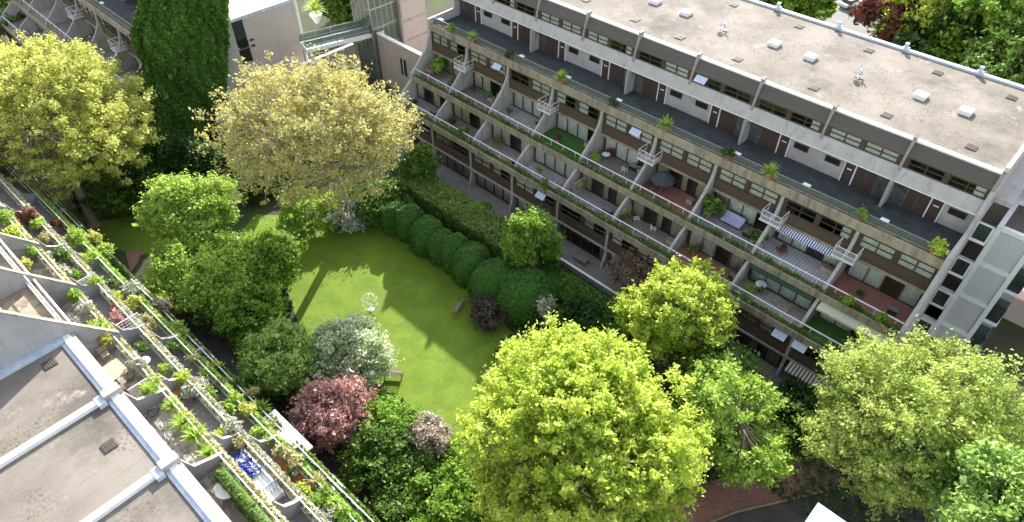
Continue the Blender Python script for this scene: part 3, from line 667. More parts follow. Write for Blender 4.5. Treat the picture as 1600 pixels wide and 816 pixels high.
# ------------------------------------------------------------ ivy tower, far courtyard building, bridge
IV = [(225,-60),(232,0),(216,60),(236,105),(206,145),(200,235),(205,300)]; IVR = [(362,-60),(350,0),(352,60),(346,130),(336,190),(325,240),(330,300)]
IS = 82.0
polyL = [plane_s(*p, IS) for p in IV]; polyR = [plane_s(*p, IS) for p in IVR]; poly = polyL + polyR[::-1]
rng = np.random.default_rng(77)
us_ = np.array(poly); n = 150000
Q = np.column_stack([rng.uniform(us_[:,0].min(), us_[:,0].max(), n), rng.uniform(0, us_[:,1].max(), n)])
msk = inside(Q, poly); Q = Q[msk]
depth = .45 * np.sin(Q[:,0]*1.3) * np.cos(Q[:,1]*.8) + .35*np.sin(Q[:,0]*.5+Q[:,1]*.35) - .4*np.abs(np.sin(Q[:,0]*2.3+np.sin(Q[:,1]*.9)*1.4)) + rng.normal(size=len(Q))*.22
P = np.column_stack([Q[:,0], IS - .5 + depth, Q[:,1]])
side = []
for (u0,z0),(u1,z1_) in list(zip(polyL, polyL[1:])) + list(zip(polyR, polyR[1:])):
    m_ = int(abs(z1_-z0)*650); tt = rng.random(m_); side.append(np.column_stack([u0+(u1-u0)*tt + rng.normal(size=m_)*.22, IS - .5 + rng.random(m_)*2.0, z0+(z1_-z0)*tt]))
side = np.vstack(side); side = side[side[:,2] > 0]
Pa = np.vstack([P, side]); Na = np.vstack([np.tile([0,-1,.45],(len(P),1)), rng.normal(size=(len(side),3))]) + rng.normal(size=Pa.shape if False else (len(P)+len(side),3))*.45
ox_, oy_ = us(24, IS)
t = thing('ivy_tower', 'tall tower completely covered in dark green ivy, left of the pinkish brick building', 'tower', (ox_, oy_, 0), AZA)
Pa = Pa - np.array([24, IS, 0])
link('ivy', cardmesh('ivy', cards(Pa, Na, .22, rng, 1.3), [LM['ivy']]), t)
MB(24, IS).prism([(u*.985+.35, max(0, z)) for u, z in polyL] + [(u*.985+.2, max(0, z)) for u, z in polyR[::-1]], IS + .15, IS + 1.25).build('wall', M['pinkbrick_x'], t)

DS = 84.0
t = thing('brick_building', 'pinkish brick building with white parapet between ivy tower and yellow tree', 'building', (*us(32, DS), 0), AZA)
uL, zt = plane_s(330, 46, DS); uR, _ = plane_s(456, 3, DS)
k = MB(32, DS)
k.box(uL + 1.0, uR, DS, DS + .3, 0, zt).box(uR - .3, uR, DS + .3, DS + 14, 0, zt).box(uL - 2, uL - 1.7, DS + .3, DS + 14, 0, zt); k.box(uL - 2, uL + 1.0, DS, DS + .3, 0, 9)
k.build('wall', M['pinkbrick_x'], t)
MB(32, DS).box(uL - 2.1, uR + .12, DS - .12, DS + .45, zt, zt + .4).build('parapet', M['bluewhite'], t)
MB(32, DS).box(uL - 2, uR, DS + .45, DS + 14, zt - .15, zt + .05).build('roof', concmat('pale_roof', (.5,.46,.45),(.58,.54,.52),(.4,.36,.35)), t)
ru0, rz0 = plane_s(348, 100, DS); ru1, rz1 = plane_s(378, 32, DS)
f = MB(32, DS).box(ru0, ru1, DS - .06, DS - .003, rz0 - 1, rz1 + .5).build('entrance', M['black'], t)
MB(32, DS).box(ru0 + .1, ru1 - .1, DS - .09, DS - .063, rz0 - .9, rz0 + 2.2).build('glazing', M['glass'], f)
k = MB(32, DS)
for i in range(3): k.box(ru0 + .3 + i * .9, ru0 + .36 + i * .9, DS - .14, DS - .095, rz0 - .9, rz0 + 2.2)
k.box(ru0, ru1, DS - .14, DS - .1, rz0 + .9, rz0 + 1.0); k.build('mullions', M['metal'], f)
MB(32, DS).tube((uR + .25, DS - .25, 0), (uR + .25, DS - .25, zt + .6), .22, .22, 10).build('corner_post', M['white'], t)
for dz in (0, -.8):
    lu, lz = plane_s(393, 62, DS); MB(32, DS).box(lu - .25, lu + .25, DS - .15, DS - .003, lz + dz - .12, lz + dz + .12).build('wall_lamp', M['black'], t)
# footbridge
BZ = 7.5; b0 = at(478, 78, BZ); b1 = at(600, 48, BZ); d = (b1 - b0); Lb = d.length; az = math.atan2(d.y, d.x)
t = thing('footbridge', 'white footbridge with glass sided rails joining brick building and glazed stair tower', 'bridge', (b0.x, b0.y, 0), az)
MB().box(0, Lb, .0, 2.6, BZ - .55, BZ).build('deck', M['kerb'], t)
for y in (.08, 2.5):
    r = MB()
    for z in (.45, 1.15): r.tube((0, y, BZ + z), (Lb, y, BZ + z), .04)
    for i in range(6): r.box(Lb * i / 5 - .05, Lb * i / 5 + .05, y - .04, y + .04, BZ, BZ + 1.2)
    rl = r.build('railing', M['metal'], t); MB().box(.1, Lb - .1, y - .01, y + .01, BZ + .1, BZ + 1.05).build('glass_panel', M['balglass'], rl)
for x in (Lb * .08, Lb * .97): MB().box(x - .2, x + .2, 1.0, 1.4, 0, BZ - .56).build('pier', M['white'], t)
# glazed stair tower + brick tower at the left end of the long block
t = thing('glazed_stair_tower', 'grey glazed stair tower behind the footbridge, beside the tall brick tower', 'tower', (*us(54, 78), 0), AZA)
GT = 13.0
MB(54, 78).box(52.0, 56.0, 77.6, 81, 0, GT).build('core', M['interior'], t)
k = MB(54, 78)
for i in range(6): k.box(51.5 + i * .9 - .045, 51.5 + i * .9 + .045, 76.6, 76.7, 0, GT)
for z in (0, 2.7, 5.4, 8.1, 10.8, 12.7): k.box(51.46, 56.04, 76.62, 76.68, z, z + .22).box(51.46, 56.0, 76.71, 77.6, z, z + .12)
for i in range(5): k.box(51.46, 51.54, 76.72 + i * 1.0, 76.8 + i * 1.0, 0, GT)
k.build('mullions', M['metal'], t)
MB(54, 78).box(51.5, 56.0, 76.64, 76.66, 0, GT).box(51.49, 51.51, 76.7, 81, 0, GT).build('glazing', M['balglass'], t)
MB(54, 78).box(51.4, 56.1, 76.5, 81, GT, GT + .3).build('roof', M['kerb'], t)
t = thing('brick_tower', 'tall pinkish brick tower at the left end of the long block', 'tower', (*us(58, 80), 0), AZA)
MB(58, 80).box(56.2, 60.6, 76.0, 82, 0, GT + .6).build('wall', M['pinkbrick_x'], t)
for z in (2.0, 4.9, 7.8, 10.7): MB(58, 80).box(56.14, 60.66, 75.94, 75.997, z, z + .3).build('concrete_band', M['conc'], t)
MB(58, 80).box(56.02, 56.3, 75.9, 76.1, 0, GT + .6).build('corner_strip', M['conc'], t)
t = thing('link_wall', 'pinkish brick wall joining the brick tower to the long block', 'wall', (*us(52, 70), 0), AZA)
MB(52, 70).box(52.0, 52.4, 62.95, 76.5, 0, 7.5).build('wall', M['pinkbrick'], t); MB(52, 70).box(51.92, 52.48, 62.95, 76.5, 7.5, 7.65).build('coping', M['kerb'], t)
for s_ in (64.5, 67.5, 70.5): f = MB(52, 70).box(51.93, 51.997, s_, s_ + 1.2, 3.2, 5.6).build('window', M['black'], t); MB(52, 70).box(51.9, 51.928, s_ + .55, s_ + .65, 3.2, 5.6).build('frame', M['white'], f)
o = thing('lower_brick_wall', 'low pinkish brick wall under the footbridge behind the yellow tree', 'wall', (*us(47, 82), 0), AZA)
MB(47, 82).box(42.6, 51.5, 82, 82.3, 0, 4.2).build('wall', M['pinkbrick_x'], o); MB(47, 82).box(42.6, 51.5, 81.9, 82.4, 4.2, 4.35).build('coping', M['kerb'], o)

# ------------------------------------------------------------ near block (sunlit, stepped)
t = blockB = thing('apartment_block', 'near sunlit stepped block with pale gravel roof and plant filled terraces', 'apartment block', (0, 0, 0), AZB)
S0, S1, SK = 0.1, 94.0, 40.4
def bb(name, m, *boxes):
    k = MB()
    for q in boxes: k.box(*q)
    return k.build(name, m, blockB)
RB = 16.2
levels = [  # floor z, glass plane u, rail u, outer planter u
    (13.5, 2.35, 4.15, 4.62), (10.8, 4.75, 6.1, 6.55), (8.1, 6.7, 8.0, 8.5), (5.4, 8.55, 9.3, 9.8)]
bb('roof', M['roof'], (-16, 1.75, S0, SK, RB - .5, RB))
bb('shade_blue_flashing', M['bluewhite'], (1.5, 1.749, S0, SK - .6, RB, RB + .1), (-16, 1.72, SK - .55, SK - .13, RB + .002, RB + .3))  # strips have the blue shading of the roof edges as their colour
bb('roof_kerb', M['kerb'], (1.75, 2.2, S0, SK - .13, RB - .5, RB + .25)); bb('brick_edge', M['pinkbrick'], (2.2, 2.42, S0, SK - .13, RB - .5, RB + .10))
for s in (13.4, 20.1, 26.85, 33.7):
    bb('roof_upstand', M['kerb'], (-16, 1.7, s - .2, s + .2, RB - .1, RB + .3))
    bb('fin_block', M['conc'], (1.45, 2.46, s - .3, s + .3, RB - .1, RB + .55)); bb('shade_blue_flashing', M['bluewhite'], (1.0, 1.45, s - .5, s + .25, RB, RB + .36))  # blue shade beside the fin block is put into the strip colour
bb('upper_body', M['slate'], (-16, -.6, SK + .1, S1, RB, 19.4)); bb('upper_roof', M['roof'], (-16, -.2, SK + .1, S1, 19.4, 19.6)); bb('roof_kerb', M['kerb'], (-.2, .1, SK + .2, S1, 19.35, 19.75))
bb('core_wall', M['board'], (-16, 2.3, S0 + .05, S1, 0, RB - .52)); bb('lower_body', M['board'], (2.32, 8.4, S0 + .05, S1, 0, 5.0))
bb('core_wall', M['board'], (2.31, 4.7, S0 + .05, S1, 5.02, 10.3)); bb('core_wall', M['board'], (4.71, 6.6, S0 + .05, S1, 5.03, 7.6))
for i, (fz, ug, ur, uo) in enumerate(levels):
    bb('floor_slab', M['tan'], (ug - .3, uo, S0 - .01 * i, S1 - .01 * i, fz - .4, fz)); bb('terrace_floor', M[('crazy','paving','paving','paving')[i]], (ug, ur - .1, S0, S1, fz, fz + .03))
    bb('planter', M['kerb'], (uo - .1, uo + .006, S0, S1, fz, fz + .42), (ur - .1, ur, S0, S1, fz, fz + .34)); bb('planter_soil', M['soil'], (ur, uo - .1, S0, S1, fz, fz + .25))
    k = MB(); k.tube((ur + .1, S0, fz + .95), (ur + .1, S1, fz + .95), .045)
    k.tube((ur + .1, S0, fz + .65), (ur + .1, S1, fz + .65), .02)
    for j in range(int((S1 - S0) / 1.675)): k.tube((ur + .1, S0 + 1.675 * j, fz + .25), (ur + .1, S0 + 1.675 * j, fz + .95), .028, .028, 5)
    k.build('railing', M['white'], blockB)
bb('floor_slab', M['tan'], (-.6, 2.7, SK + .15, S1, RB - .38, RB)); bb('planter', M['kerb'], (2.6, 2.72, SK + .15, S1, RB, RB + .4), (2.15, 2.24, SK + .15, S1, RB, RB + .34))
k = MB().tube((2.3, SK + .2, RB + .95), (2.3, S1, RB + .95), .045)
for j in range(32): k.tube((2.3, SK + .4 + 1.675 * j, RB + .25), (2.3, SK + .4 + 1.675 * j, RB + .95), .028, .028, 5)
k.build('railing', M['white'], blockB)
# raking party walls between terraces
def rake(ur, fz, ug, top): return [(ug - .6, fz), (ug - .6, top), (ug + .15, top - .15), (ug + .5, fz + 1.35), (ur - .25, fz + .95), (ur + .35, fz + .8), (ur + .35, fz)]
bays = [26.85 + BW * i for i in range(-4, 10)]
for s0_ in bays:
    s = s0_
    for i, (fz, ug, ur, uo) in enumerate(levels):
        if i: s = s0_ + 2.5
        if i > 1 and round((s0_ - .05) / BW) % 2: continue
        top = fz + 2.65
        MB().prism(rake(ur, fz + .01, ug, top), s - .11, s + .11).build('raking_wall', M['slate'], blockB)
        cpk = MB()
        P_ = [(ug + .12, top - .1), (ug + .5, fz + 1.4), (ur - .25, fz + 1.0), (ur + .35, fz + .85)]
        for (a, b1_), (c, d_) in zip(P_, P_[1:]): cpk.prism([(a, b1_), (c, d_), (c, d_ + .06), (a, b1_ + .06)], s - .12, s + .12)
        cpk.build('wall_coping', M['fin'], blockB)
for s in [SK + BW * i for i in range(0, 8)]:
    MB().prism([(-6, RB - .2), (-6, 23.5), (-1.9, 22.6), (2.2, RB + 1.2), (4.7, 14.3), (4.7, 13.5), (2.4, 13.5), (2.3, RB - .2)], s - .12, s + .12).build('raking_wall', M['slate'], blockB)
    cpk = MB()
    for (a, b1_), (c, d_) in zip([(-6, 23.5), (-1.9, 22.6), (2.2, RB + 1.2), (4.7, 14.3)], [(-1.9, 22.6), (2.2, RB + 1.2), (4.7, 14.3)]): cpk.prism([(a, b1_), (c, d_), (c, d_ + .09), (a, b1_ + .09)], s - .17, s + .17)
    cpk.build('wall_coping', M['tan'], blockB)
for i, (fz, ug, ur, uo) in enumerate(levels[1:3]):
    for s in bays[2:]:
        f = link('sliding_window', me_slide[0], blockB, (ug - .02, s + 6.3, fz + .02)); f.rotation_euler = (0, 0, R(180)); link('pane', me_slide[1], f); link('curtain', rngp.choice(cur_s), f)
roof_item('vent', 'dark vent on the near roof beside the shadow of the raking wall', 78, 569, RB, AZB, .9, 'dark vents in the near roof')
roof_item('vent', 'dark vent on the near roof between the two white upstands', 171, 697, RB, AZB, .9, 'dark vents in the near roof')
for i, (fz, ug, ur, uo) in enumerate(levels):
    strip_plants('mixed planting spilling from the %s terrace planter of the near block' % ('top', 'second', 'third', 'lowest')[i], ur, uo - .05, 15, 72, fz + .3, 24000, ('straw', 'straw', 'lime', 'mid')[i], .14, 50 + i, AZB, .45)
strip_plants('silvery herbs among the second terrace planting of the near block', 6.1, 6.6, 15, 72, 11.1, 11000, 'silver', .13, 60, AZB, .5)
strip_plants('green leaves among the third terrace planting of the near block', 8.0, 8.5, 15, 72, 8.4, 11000, 'fresh', .14, 61, AZB, .5)

# ------------------------------------------------------------ small plants on terraces
def lvl(px, py):
    r = ray(px, py); ru, _ = to_us(r[0], r[1], AZB); q = ru / -r[2]
    return 0 if q < .121 else 1 if q < .165 else 2 if q < .205 else 3
protos = {}
def bush_mesh(kind, leaf, seed, n=420):
    rng = np.random.default_rng(seed)
    if kind == 'spiky':
        m = MB()
        V = []
        for i in range(90):
            a = rng.uniform(0, 6.283); el = rng.uniform(.15, 1.4); L = rng.uniform(.6, 1.0); w_ = .035
            d = np.array([math.cos(a) * math.cos(el), math.sin(a) * math.cos(el), math.sin(el)]); sdn = np.array([-math.sin(a), math.cos(a), 0]) * w_
            b0 = np.array([0, 0, .35]); p1 = b0 + d * L * .55; p2 = b0 + d * L - np.array([0, 0, .22 * math.cos(el)])
            V += [b0 - sdn * .6, b0 + sdn * .6, p1 + sdn, p1 - sdn, p1 - sdn, p1 + sdn, p2 + sdn * .1, p2 - sdn * .1]
        return cardmesh('foliage', np.array(V), [LM[leaf]])
    if kind == 'cone':
        z = rng.uniform(0, 1, n * 2); a = rng.uniform(0, 6.283, n * 2); rr = .38 * (1 - z) ** .7 + .05
        P = np.column_stack([rr * np.cos(a), rr * np.sin(a), .2 + z * 1.6]); N = np.column_stack([np.cos(a), np.sin(a), z * 0 + .4])
    else:
        cc, dn = clumps(rng, 26, (.5, .5, .42), .4, -.5, .3); idx = rng.integers(0, len(cc), n)
        P = cc[idx] + rng.normal(size=(n, 3)) * .11 + [0, 0, .62]; N = dn[idx] + rng.normal(size=(n, 3)) * .7 + [0, 0, .6]
    return cardmesh('foliage', cards(P, N, .12, rng), [LM[leaf]])
me_pot = MB().lathe([(.15,0),(.2,.3),(.23,.3),(.23,.36),(.19,.36),(.18,.32)],0,0,12).mesh('pot', M['terracotta'])
me_stem = MB().tube((0,0,0),(.02,0,.35),.03,.02,5).tube((.02,0,.35),(.12,.08,.6),.018,.01,4).tube((.02,0,.35),(-.1,-.06,.62),.018,.01,4).mesh('stem', M['bark'])
def plant(kind, leaf, label, x, y, z, sc, cat='plant', group=None, pot=False, seed=0):
    key = (kind, leaf, seed % 3)
    if key not in protos: protos[key] = bush_mesh(kind, leaf, 900 + len(protos))
    nme = {'spiky': 'spiky_plant', 'cone': 'conifer', 'bush': 'potted_shrub' if pot else 'shrub'}[kind]
    t = thing(nme, label, cat, (x, y, z), (seed * 1.7) % 6.28, group); t.scale = (sc, sc, sc)
    f = link('foliage', protos[key], t)
    if pot: link('pot', me_pot, t); f.location = (0, 0, .2)
    elif kind != 'spiky': link('stem', me_stem, t)
    return t
cname = {'lime':'lime green','silver':'silver leaved','straw':'straw coloured','fresh':'fresh green','mid':'mid green','dark':'dark green','red':'dark red','olive':'yellow','olive2':'olive','spring':'bright yellow-green','pink':'pinkish','copper':'coppery brown'}
lname = ['top','second','third','lowest']
PB = [ # px, py, kind, leaf, size(m), pot
 (75,408,'bush','silver',1.35,0),(96,430,'bush','silver',1.5,0),(100,398,'bush','mid',1.4,0),(38,414,'bush','olive',1.0,0),(22,366,'bush','spring',1.3,0),(45,338,'bush','copper',1.6,0),
 (60,352,'bush','lime',1.2,0),(192,432,'cone','dark',1.7,0),(207,452,'bush','silver',1.4,0),(182,470,'bush','spring',1.5,0),(208,476,'bush','olive',1.3,0),(186,500,'bush','red',1.1,1),
 (155,516,'bush','lime',1.3,0),(136,482,'bush','silver',1.1,0),(120,462,'bush','fresh',1.0,0),(250,482,'bush','pink',1.5,0),(277,520,'bush','lime',1.7,0),(232,505,'bush','straw',1.3,0),
 (165,530,'bush','olive',1.1,0),(215,570,'bush','silver',1.1,0),(240,604,'bush','lime',1.3,0),(283,592,'bush','spring',1.1,0),(311,602,'bush','silver',1.3,0),(296,614,'bush','silver',1.0,1),
 (326,620,'bush','fresh',1.2,0),(341,570,'bush','spring',.8,0),(357,597,'spiky','straw',.9,0),(350,646,'bush','fresh',1.3,0),(368,622,'bush','lime',1.0,0),(388,640,'bush','olive',1.1,0),
 (410,636,'spiky','fresh',1.1,0),(472,770,'bush','spring',1.2,0),(492,785,'bush','fresh',1.2,0),(512,804,'bush','silver',1.1,0),(443,706,'bush','straw',1.1,0),(460,724,'bush','straw',1.0,0),
 (345,682,'bush','spring',1.0,0),(362,666,'bush','silver',1.2,0),(496,752,'spiky','straw',1.0,0),(270,632,'spiky','lime',.95,0),(286,658,'spiky','lime',1.15,0),(304,680,'spiky','lime',1.2,0),(326,706,'spiky','lime',1.05,0),
 (268,545,'bush','mid',1.0,0),(303,560,'bush','straw',.9,0),(320,585,'bush','mid',.9,0),(395,612,'bush','straw',.9,0),(372,598,'bush','mid',.9,0),(12,340,'bush','lime',1.2,0),(30,385,'bush','fresh',1.0,0),
 (150,440,'bush','lime',1.1,0),(172,445,'bush','mid',1.0,0),(118,430,'bush','fresh',.9,0),(140,405,'bush','lime',1.5,0),(165,395,'bush','lime',1.6,0),(122,372,'bush','lime',1.7,0),(145,375,'bush','olive',1.6,0),(105,380,'bush','straw',1.1,0),
 (225,540,'bush','mid',.9,0),(258,575,'bush','lime',.8,0),(520,790,'bush','lime',1.0,0),(485,762,'bush','copper',.9,0),(536,806,'bush','fresh',1.1,0),(505,775,'bush','mid',1.0,0),(455,742,'bush','mid',.8,1),
 (400,676,'bush','lime',.9,0),(415,690,'bush','fresh',.8,0),(425,665,'bush','straw',.8,0),(380,690,'bush','straw',.8,0),(88,350,'bush','copper',1.0,0),(70,372,'bush','straw',.9,0),(52,395,'bush','fresh',.9,0)]
cnt = {}
ordn = lambda k: ['','second','third','fourth','fifth','sixth','seventh','eighth','ninth','tenth','eleventh','twelfth','thirteenth','fourteenth'][k]
PB.sort(key=lambda q: q[0])
for i, (px, py, kind, leaf, sz, pot) in enumerate(PB):
    L = lvl(px, py); z = levels[L][0] + (.03 if pot else .3)
    p = at(px, py + 2, z + sz * .45); p.z = z
    kk = (kind, leaf, L); cnt[kk] = cnt.get(kk, 0) + 1; c = cnt[kk]
    what = {'bush': 'potted shrub' if pot else 'shrub', 'spiky': 'spiky leaved plant', 'cone': 'conical evergreen'}[kind]
    lab = '%s %s, %s sunlit terrace, %s such one from left' % (cname[leaf], what, lname[L], 'first' if c == 1 else ordn(c - 1))
    plant(kind, leaf, lab, p.x, p.y, z, sz, group='plants on the sunlit terraces', pot=bool(pot), seed=i)
# clipped hedge along the top terrace planter
s_a = to_us(*at(356, 728, 14.4)[:2], AZB)[1]
hedge('clipped_hedge', 'narrow clipped hedge on the top terrace beside the round white table', 3.35, 4.0, 14, s_a, 13.53, 14.75, 'mid', 420, .09, AZB, seed=8, wob=.05)

# terrace furniture, near block
def trellis(label, px, py, z, az, w_=1.6, h=1.5, m='white', tilt=0, n=8, group='trellis panels on the terraces'):
    p = at(px, py, z); t = thing('trellis', label, 'trellis', p, az, group)
    k = MB(); k.box(-w_/2, w_/2, -.025, .025, 0, .06).box(-w_/2, w_/2, -.025, .025, h - .06, h).box(-w_/2, -w_/2 + .06, -.024, .024, .06, h - .06).box(w_/2 - .06, w_/2, -.024, .024, .06, h - .06)
    k.build('frame', M[m], t); l = MB()
    for i in range(1, n): x = -w_/2 + w_ * i / n; l.box(x - .018, x + .018, -.012, .0, .06, h - .06)
    ny = max(3, int(n * h / w_))
    for j in range(1, ny): z_ = h * j / ny; l.box(-w_/2 + .06, w_/2 - .06, .002, .014, z_ - .018, z_ + .018)
    l.build('lattice', M[m], t); 
    if tilt: t.rotation_euler = (R(tilt), 0, az)
    return t
NB = AZB
trellis('white square lattice trellis beside the lime shrub, second terrace', 142, 460, 10.9, NB, 1.5, 1.7)
trellis('large white lattice trellis beside the dark red shrub', 208, 524, 10.9, NB, 2.0, 1.7)
trellis('small pale lattice trellis beside the tall spiky plants', 228, 618, 13.6, NB, 1.4, 1.3)
trellis('dark lattice trellis right of the blue covered daybed', 436, 768, 10.9, NB, 1.6, 1.3, 'metal')
trellis('brown lattice trellis on the third terrace near the pale shed roof', 410, 712, 8.2, NB + R(90), 2.2, 1.3, 'wood')
trellis('dark brown lattice among the third terrace shrubs', 344, 612, 8.2, NB, 1.2, 1.2, 'timber')
trellis('pale lattice at the top left corner beside the silver shrubs', 118, 452, 10.9, NB + R(90), 1.6, 1.2)
def round_table(label, px, py, z, r=.5, m='white', az=0, group=None):
    t = thing('round_table', label, 'table', at(px, py, z), az, group)
    MB().lathe([(r * .98, .70), (r, .72), (r, .74), (.02, .745)], 0, 0, 22).build('table_top', M[m], t); MB().tube((0, 0, .03), (0, 0, .7), .03).build('pedestal', M['metal'], t)
    MB().lathe([(.25, 0), (.22, .03), (.03, .04)], 0, 0, 12).build('foot', M['metal'], t); return t
def wire_chair(label, px, py, z, az, m='metal', group='garden chairs'):
    t = thing('garden_chair', label, 'chair', at(px, py, z), az, group)
    s = MB(); 
    for i in range(6): s.tube((-.22 + .088 * i, -.22, .43), (-.22 + .088 * i, .22, .43), .012, .012, 4)
    s.path([(-.23, -.23, .43), (.23, -.23, .43), (.23, .23, .43), (-.23, .23, .43), (-.23, -.23, .43)], .018, 5); s.build('seat', M[m], t)
    b = MB(); pts = [(.24 * math.cos(a), .23 + .06 * math.sin(a), .45 + .45 * math.sin(a)) for a in [math.pi * i / 10 for i in range(11)]]; b.path(pts, .018, 5)
    for i in range(1, 5): x = -.24 + .096 * i; b.tube((x, .23, .45), (x, .28, .45 + .45 * math.sqrt(max(0, 1 - (x / .24) ** 2))), .01, .01, 4)
    b.build('backrest', M[m], t)
    for sx in (-.2, .2):
        for sy in (-.2, .2): MB().tube((sx * 1.1, sy * 1.1, 0), (sx, sy, .43), .018, .018, 5).build('leg', M[m], t)
    return t
tt_ = round_table('round glass topped table with white top on the crazy paving near the roof edge', 361, 772, 13.53, .7)
round_table('round white table on the second terrace beside white chairs', 231, 574, 10.83, .42)
for a_ in ((338, 750, 2.4, 'black', 'black garden chair left of the round white table'), (345, 800, 5.2, 'metal', 'grey garden chair below the round white table'), (376, 792, 4.1, 'metal', 'grey garden chair right of the round white table')):
    wire_chair(a_[4], a_[0], a_[1], 13.53, a_[2], a_[3])
wire_chair('pale wire chair by the roof edge, upper of two beside spiky plants', 268, 684, 13.53, .6); wire_chair('pale wire chair by the roof edge, lower of two beside spiky plants', 286, 711, 13.53, 1.1)
wire_chair('white chair folded near the white round table', 222, 556, 10.83, 2.2, 'white')
t = thing('wooden_table', 'pale wooden slatted table on the top terrace beside the pink brick edge', 'table', at(186, 588, 13.53), AZB + .06)
k = MB()
for i in range(9): k.box(-.55 + i * .124, -.55 + i * .124 + .11, -.8, .8, .70, .74)
k.build('table_top', M['wood'], t)
for sx in (-.45, .45):
    for sy in (-.7, .7): MB().box(sx - .04, sx + .04, sy - .04, sy + .04, 0, .70).build('leg', M['wood'], t)
def wooden_chair(label, px, py, z, az, m='wood'):
    t = thing('wooden_chair', label, 'chair', at(px, py, z), az, 'garden chairs')
    MB().box(-.25, .25, -.25, .25, .42, .46).build('seat', M[m], t); k = MB().box(-.25, -.19, .22, .27, .46, .95).box(.19, .25, .22, .27, .46, .95)
    for z_ in (.6, .75, .9): k.box(-.19, .19, .23, .26, z_ - .04, z_ + .04)
    k.build('backrest', M[m], t)
    for sx in (-.22, .22):
        for sy in (-.22, .22): MB().box(sx - .025, sx + .025, sy - .025, sy + .025, 0, .42).build('leg', M[m], t)
    return t
wooden_chair('wooden chair below the pale wooden table', 194, 612, 13.53, AZB + 3.1); wooden_chair('wooden chair above the pale wooden table', 168, 560, 13.53, AZB)
wooden_chair('white folding chair below the first raking wall, second terrace', 112, 492, 10.83, 1.0, 'white')
# daybed with blue cloth
t = thing('daybed', 'white low daybed bench on the second terrace beside the slatted planter', 'daybed', at(399, 748, 10.83), AZB)
MB().box(-.5, .5, -2.3, 1.9, .05, .42).build('cushion', M['kerb'], t); k = MB().box(-.62, -.5, -2.4, 2.0, 0, .6).box(.5, .62, -2.4, 2.0, 0, .6); k.build('side_rail', M['white'], t)
rng = np.random.default_rng(5); G = 16; vs = []
for i in range(G):
    for j in range(G * 2): vs.append((-.5 + 1.0 * i / (G - 1) + .1 * math.sin(j * .9), -1.1 + 2.2 * j / (2 * G - 1) + .06 * math.sin(i), .14 + .16 * abs(math.sin(i * .7 + j * .45)) + rng.random() * .05))
G2 = G * 2; mbc = MB().add(vs, [(i*G2+j, i*G2+j+1, (i+1)*G2+j+1, (i+1)*G2+j) for i in range(G-1) for j in range(G2-1)])
o = mbc.build('blanket', M['bluecloth'], None, at(384, 730, 11.2), True); o.rotation_euler = (0, 0, AZB); tag(o, 'crumpled dark blue and white patterned cloth lying on the daybed', 'cloth')
def pot(label, px, py, z, r=.22, m='terracotta'):
    t = thing('flower_pot', label, 'pot', at(px, py, z), 0, 'empty pots on the terraces')
    MB().lathe([(r * .7, 0), (r, r * 1.5), (r * 1.1, r * 1.5), (r * 1.1, r * 1.75), (r * .9, r * 1.75), (r * .85, r * 1.5)], 0, 0, 14).build('pot_body', M[m], t); MB().lathe([(r * .84, r * 1.45), (.01, r * 1.5)], 0, 0, 14).build('soil', M['soil'], t)
pot('empty terracotta pot beside the silver potted shrub', 281, 618, 10.83, .3); pot('orange pot at the head of the blue cloth', 361, 700, 10.83, .22)
pot('terracotta pot beside the dark red shrub', 182, 486, 10.83, .28); pot('orange pot on the top left terrace beside lime shrubs', 64, 366, 8.13, .28); pot('small pot under the wooden table edge', 204, 594, 13.53, .26, 'tan')
pot('white pot on the second terrace by the shrub row', 462, 742, 8.13, .25, 'white')
# shed roof slab jutting from third level, red floor patch
o = MB().box(-1.1, 1.1, -2.6, 2.2, 0, .14).build('canopy_slab', M['kerb'], None, at(437, 682, 5.9)); o.rotation_euler = (0, 0, AZB); tag(o, 'pale stained canopy slab over the lowest terrace beside the tarmac path', 'canopy')
o = MB().box(-.85, .85, -1.7, 1.7, 0, .025).build('red_mat', M['terracotta'], None, at(455, 745, 8.14)); o.rotation_euler = (0, 0, AZB); tag(o, 'rust red floor mat on the third terrace right of the daybed', 'mat')
t = thing('bicycle', 'black bicycle leaning on the raking wall by the spiky plants', 'bicycle', at(232, 658, 13.53), AZB + .15)
k = MB().path([(-.45,0,.34),(-.15,0,.75),(.35,0,.78),(0,0,.32),(-.15,0,.75)], .02).path([(-.45,0,.34),(0,0,.32)], .016).path([(.35,0,.82),(.5,0,.34)], .018); k.build('frame', M['black'], t)
for x in (-.48, .52): MB().path([(x + .33 * math.cos(a), 0, .34 + .33 * math.sin(a)) for a in [i * math.pi / 9 for i in range(19)]], .02, 5).build('wheel', M['black'], t)
MB().box(-.28, -.02, -.06, .06, .84, .9).build('saddle', M['black'], t); MB().tube((.33, -.25, .95), (.33, .25, .95), .016).tube((.35, 0, .8), (.33, 0, .95), .016).build('handlebar', M['black'], t)

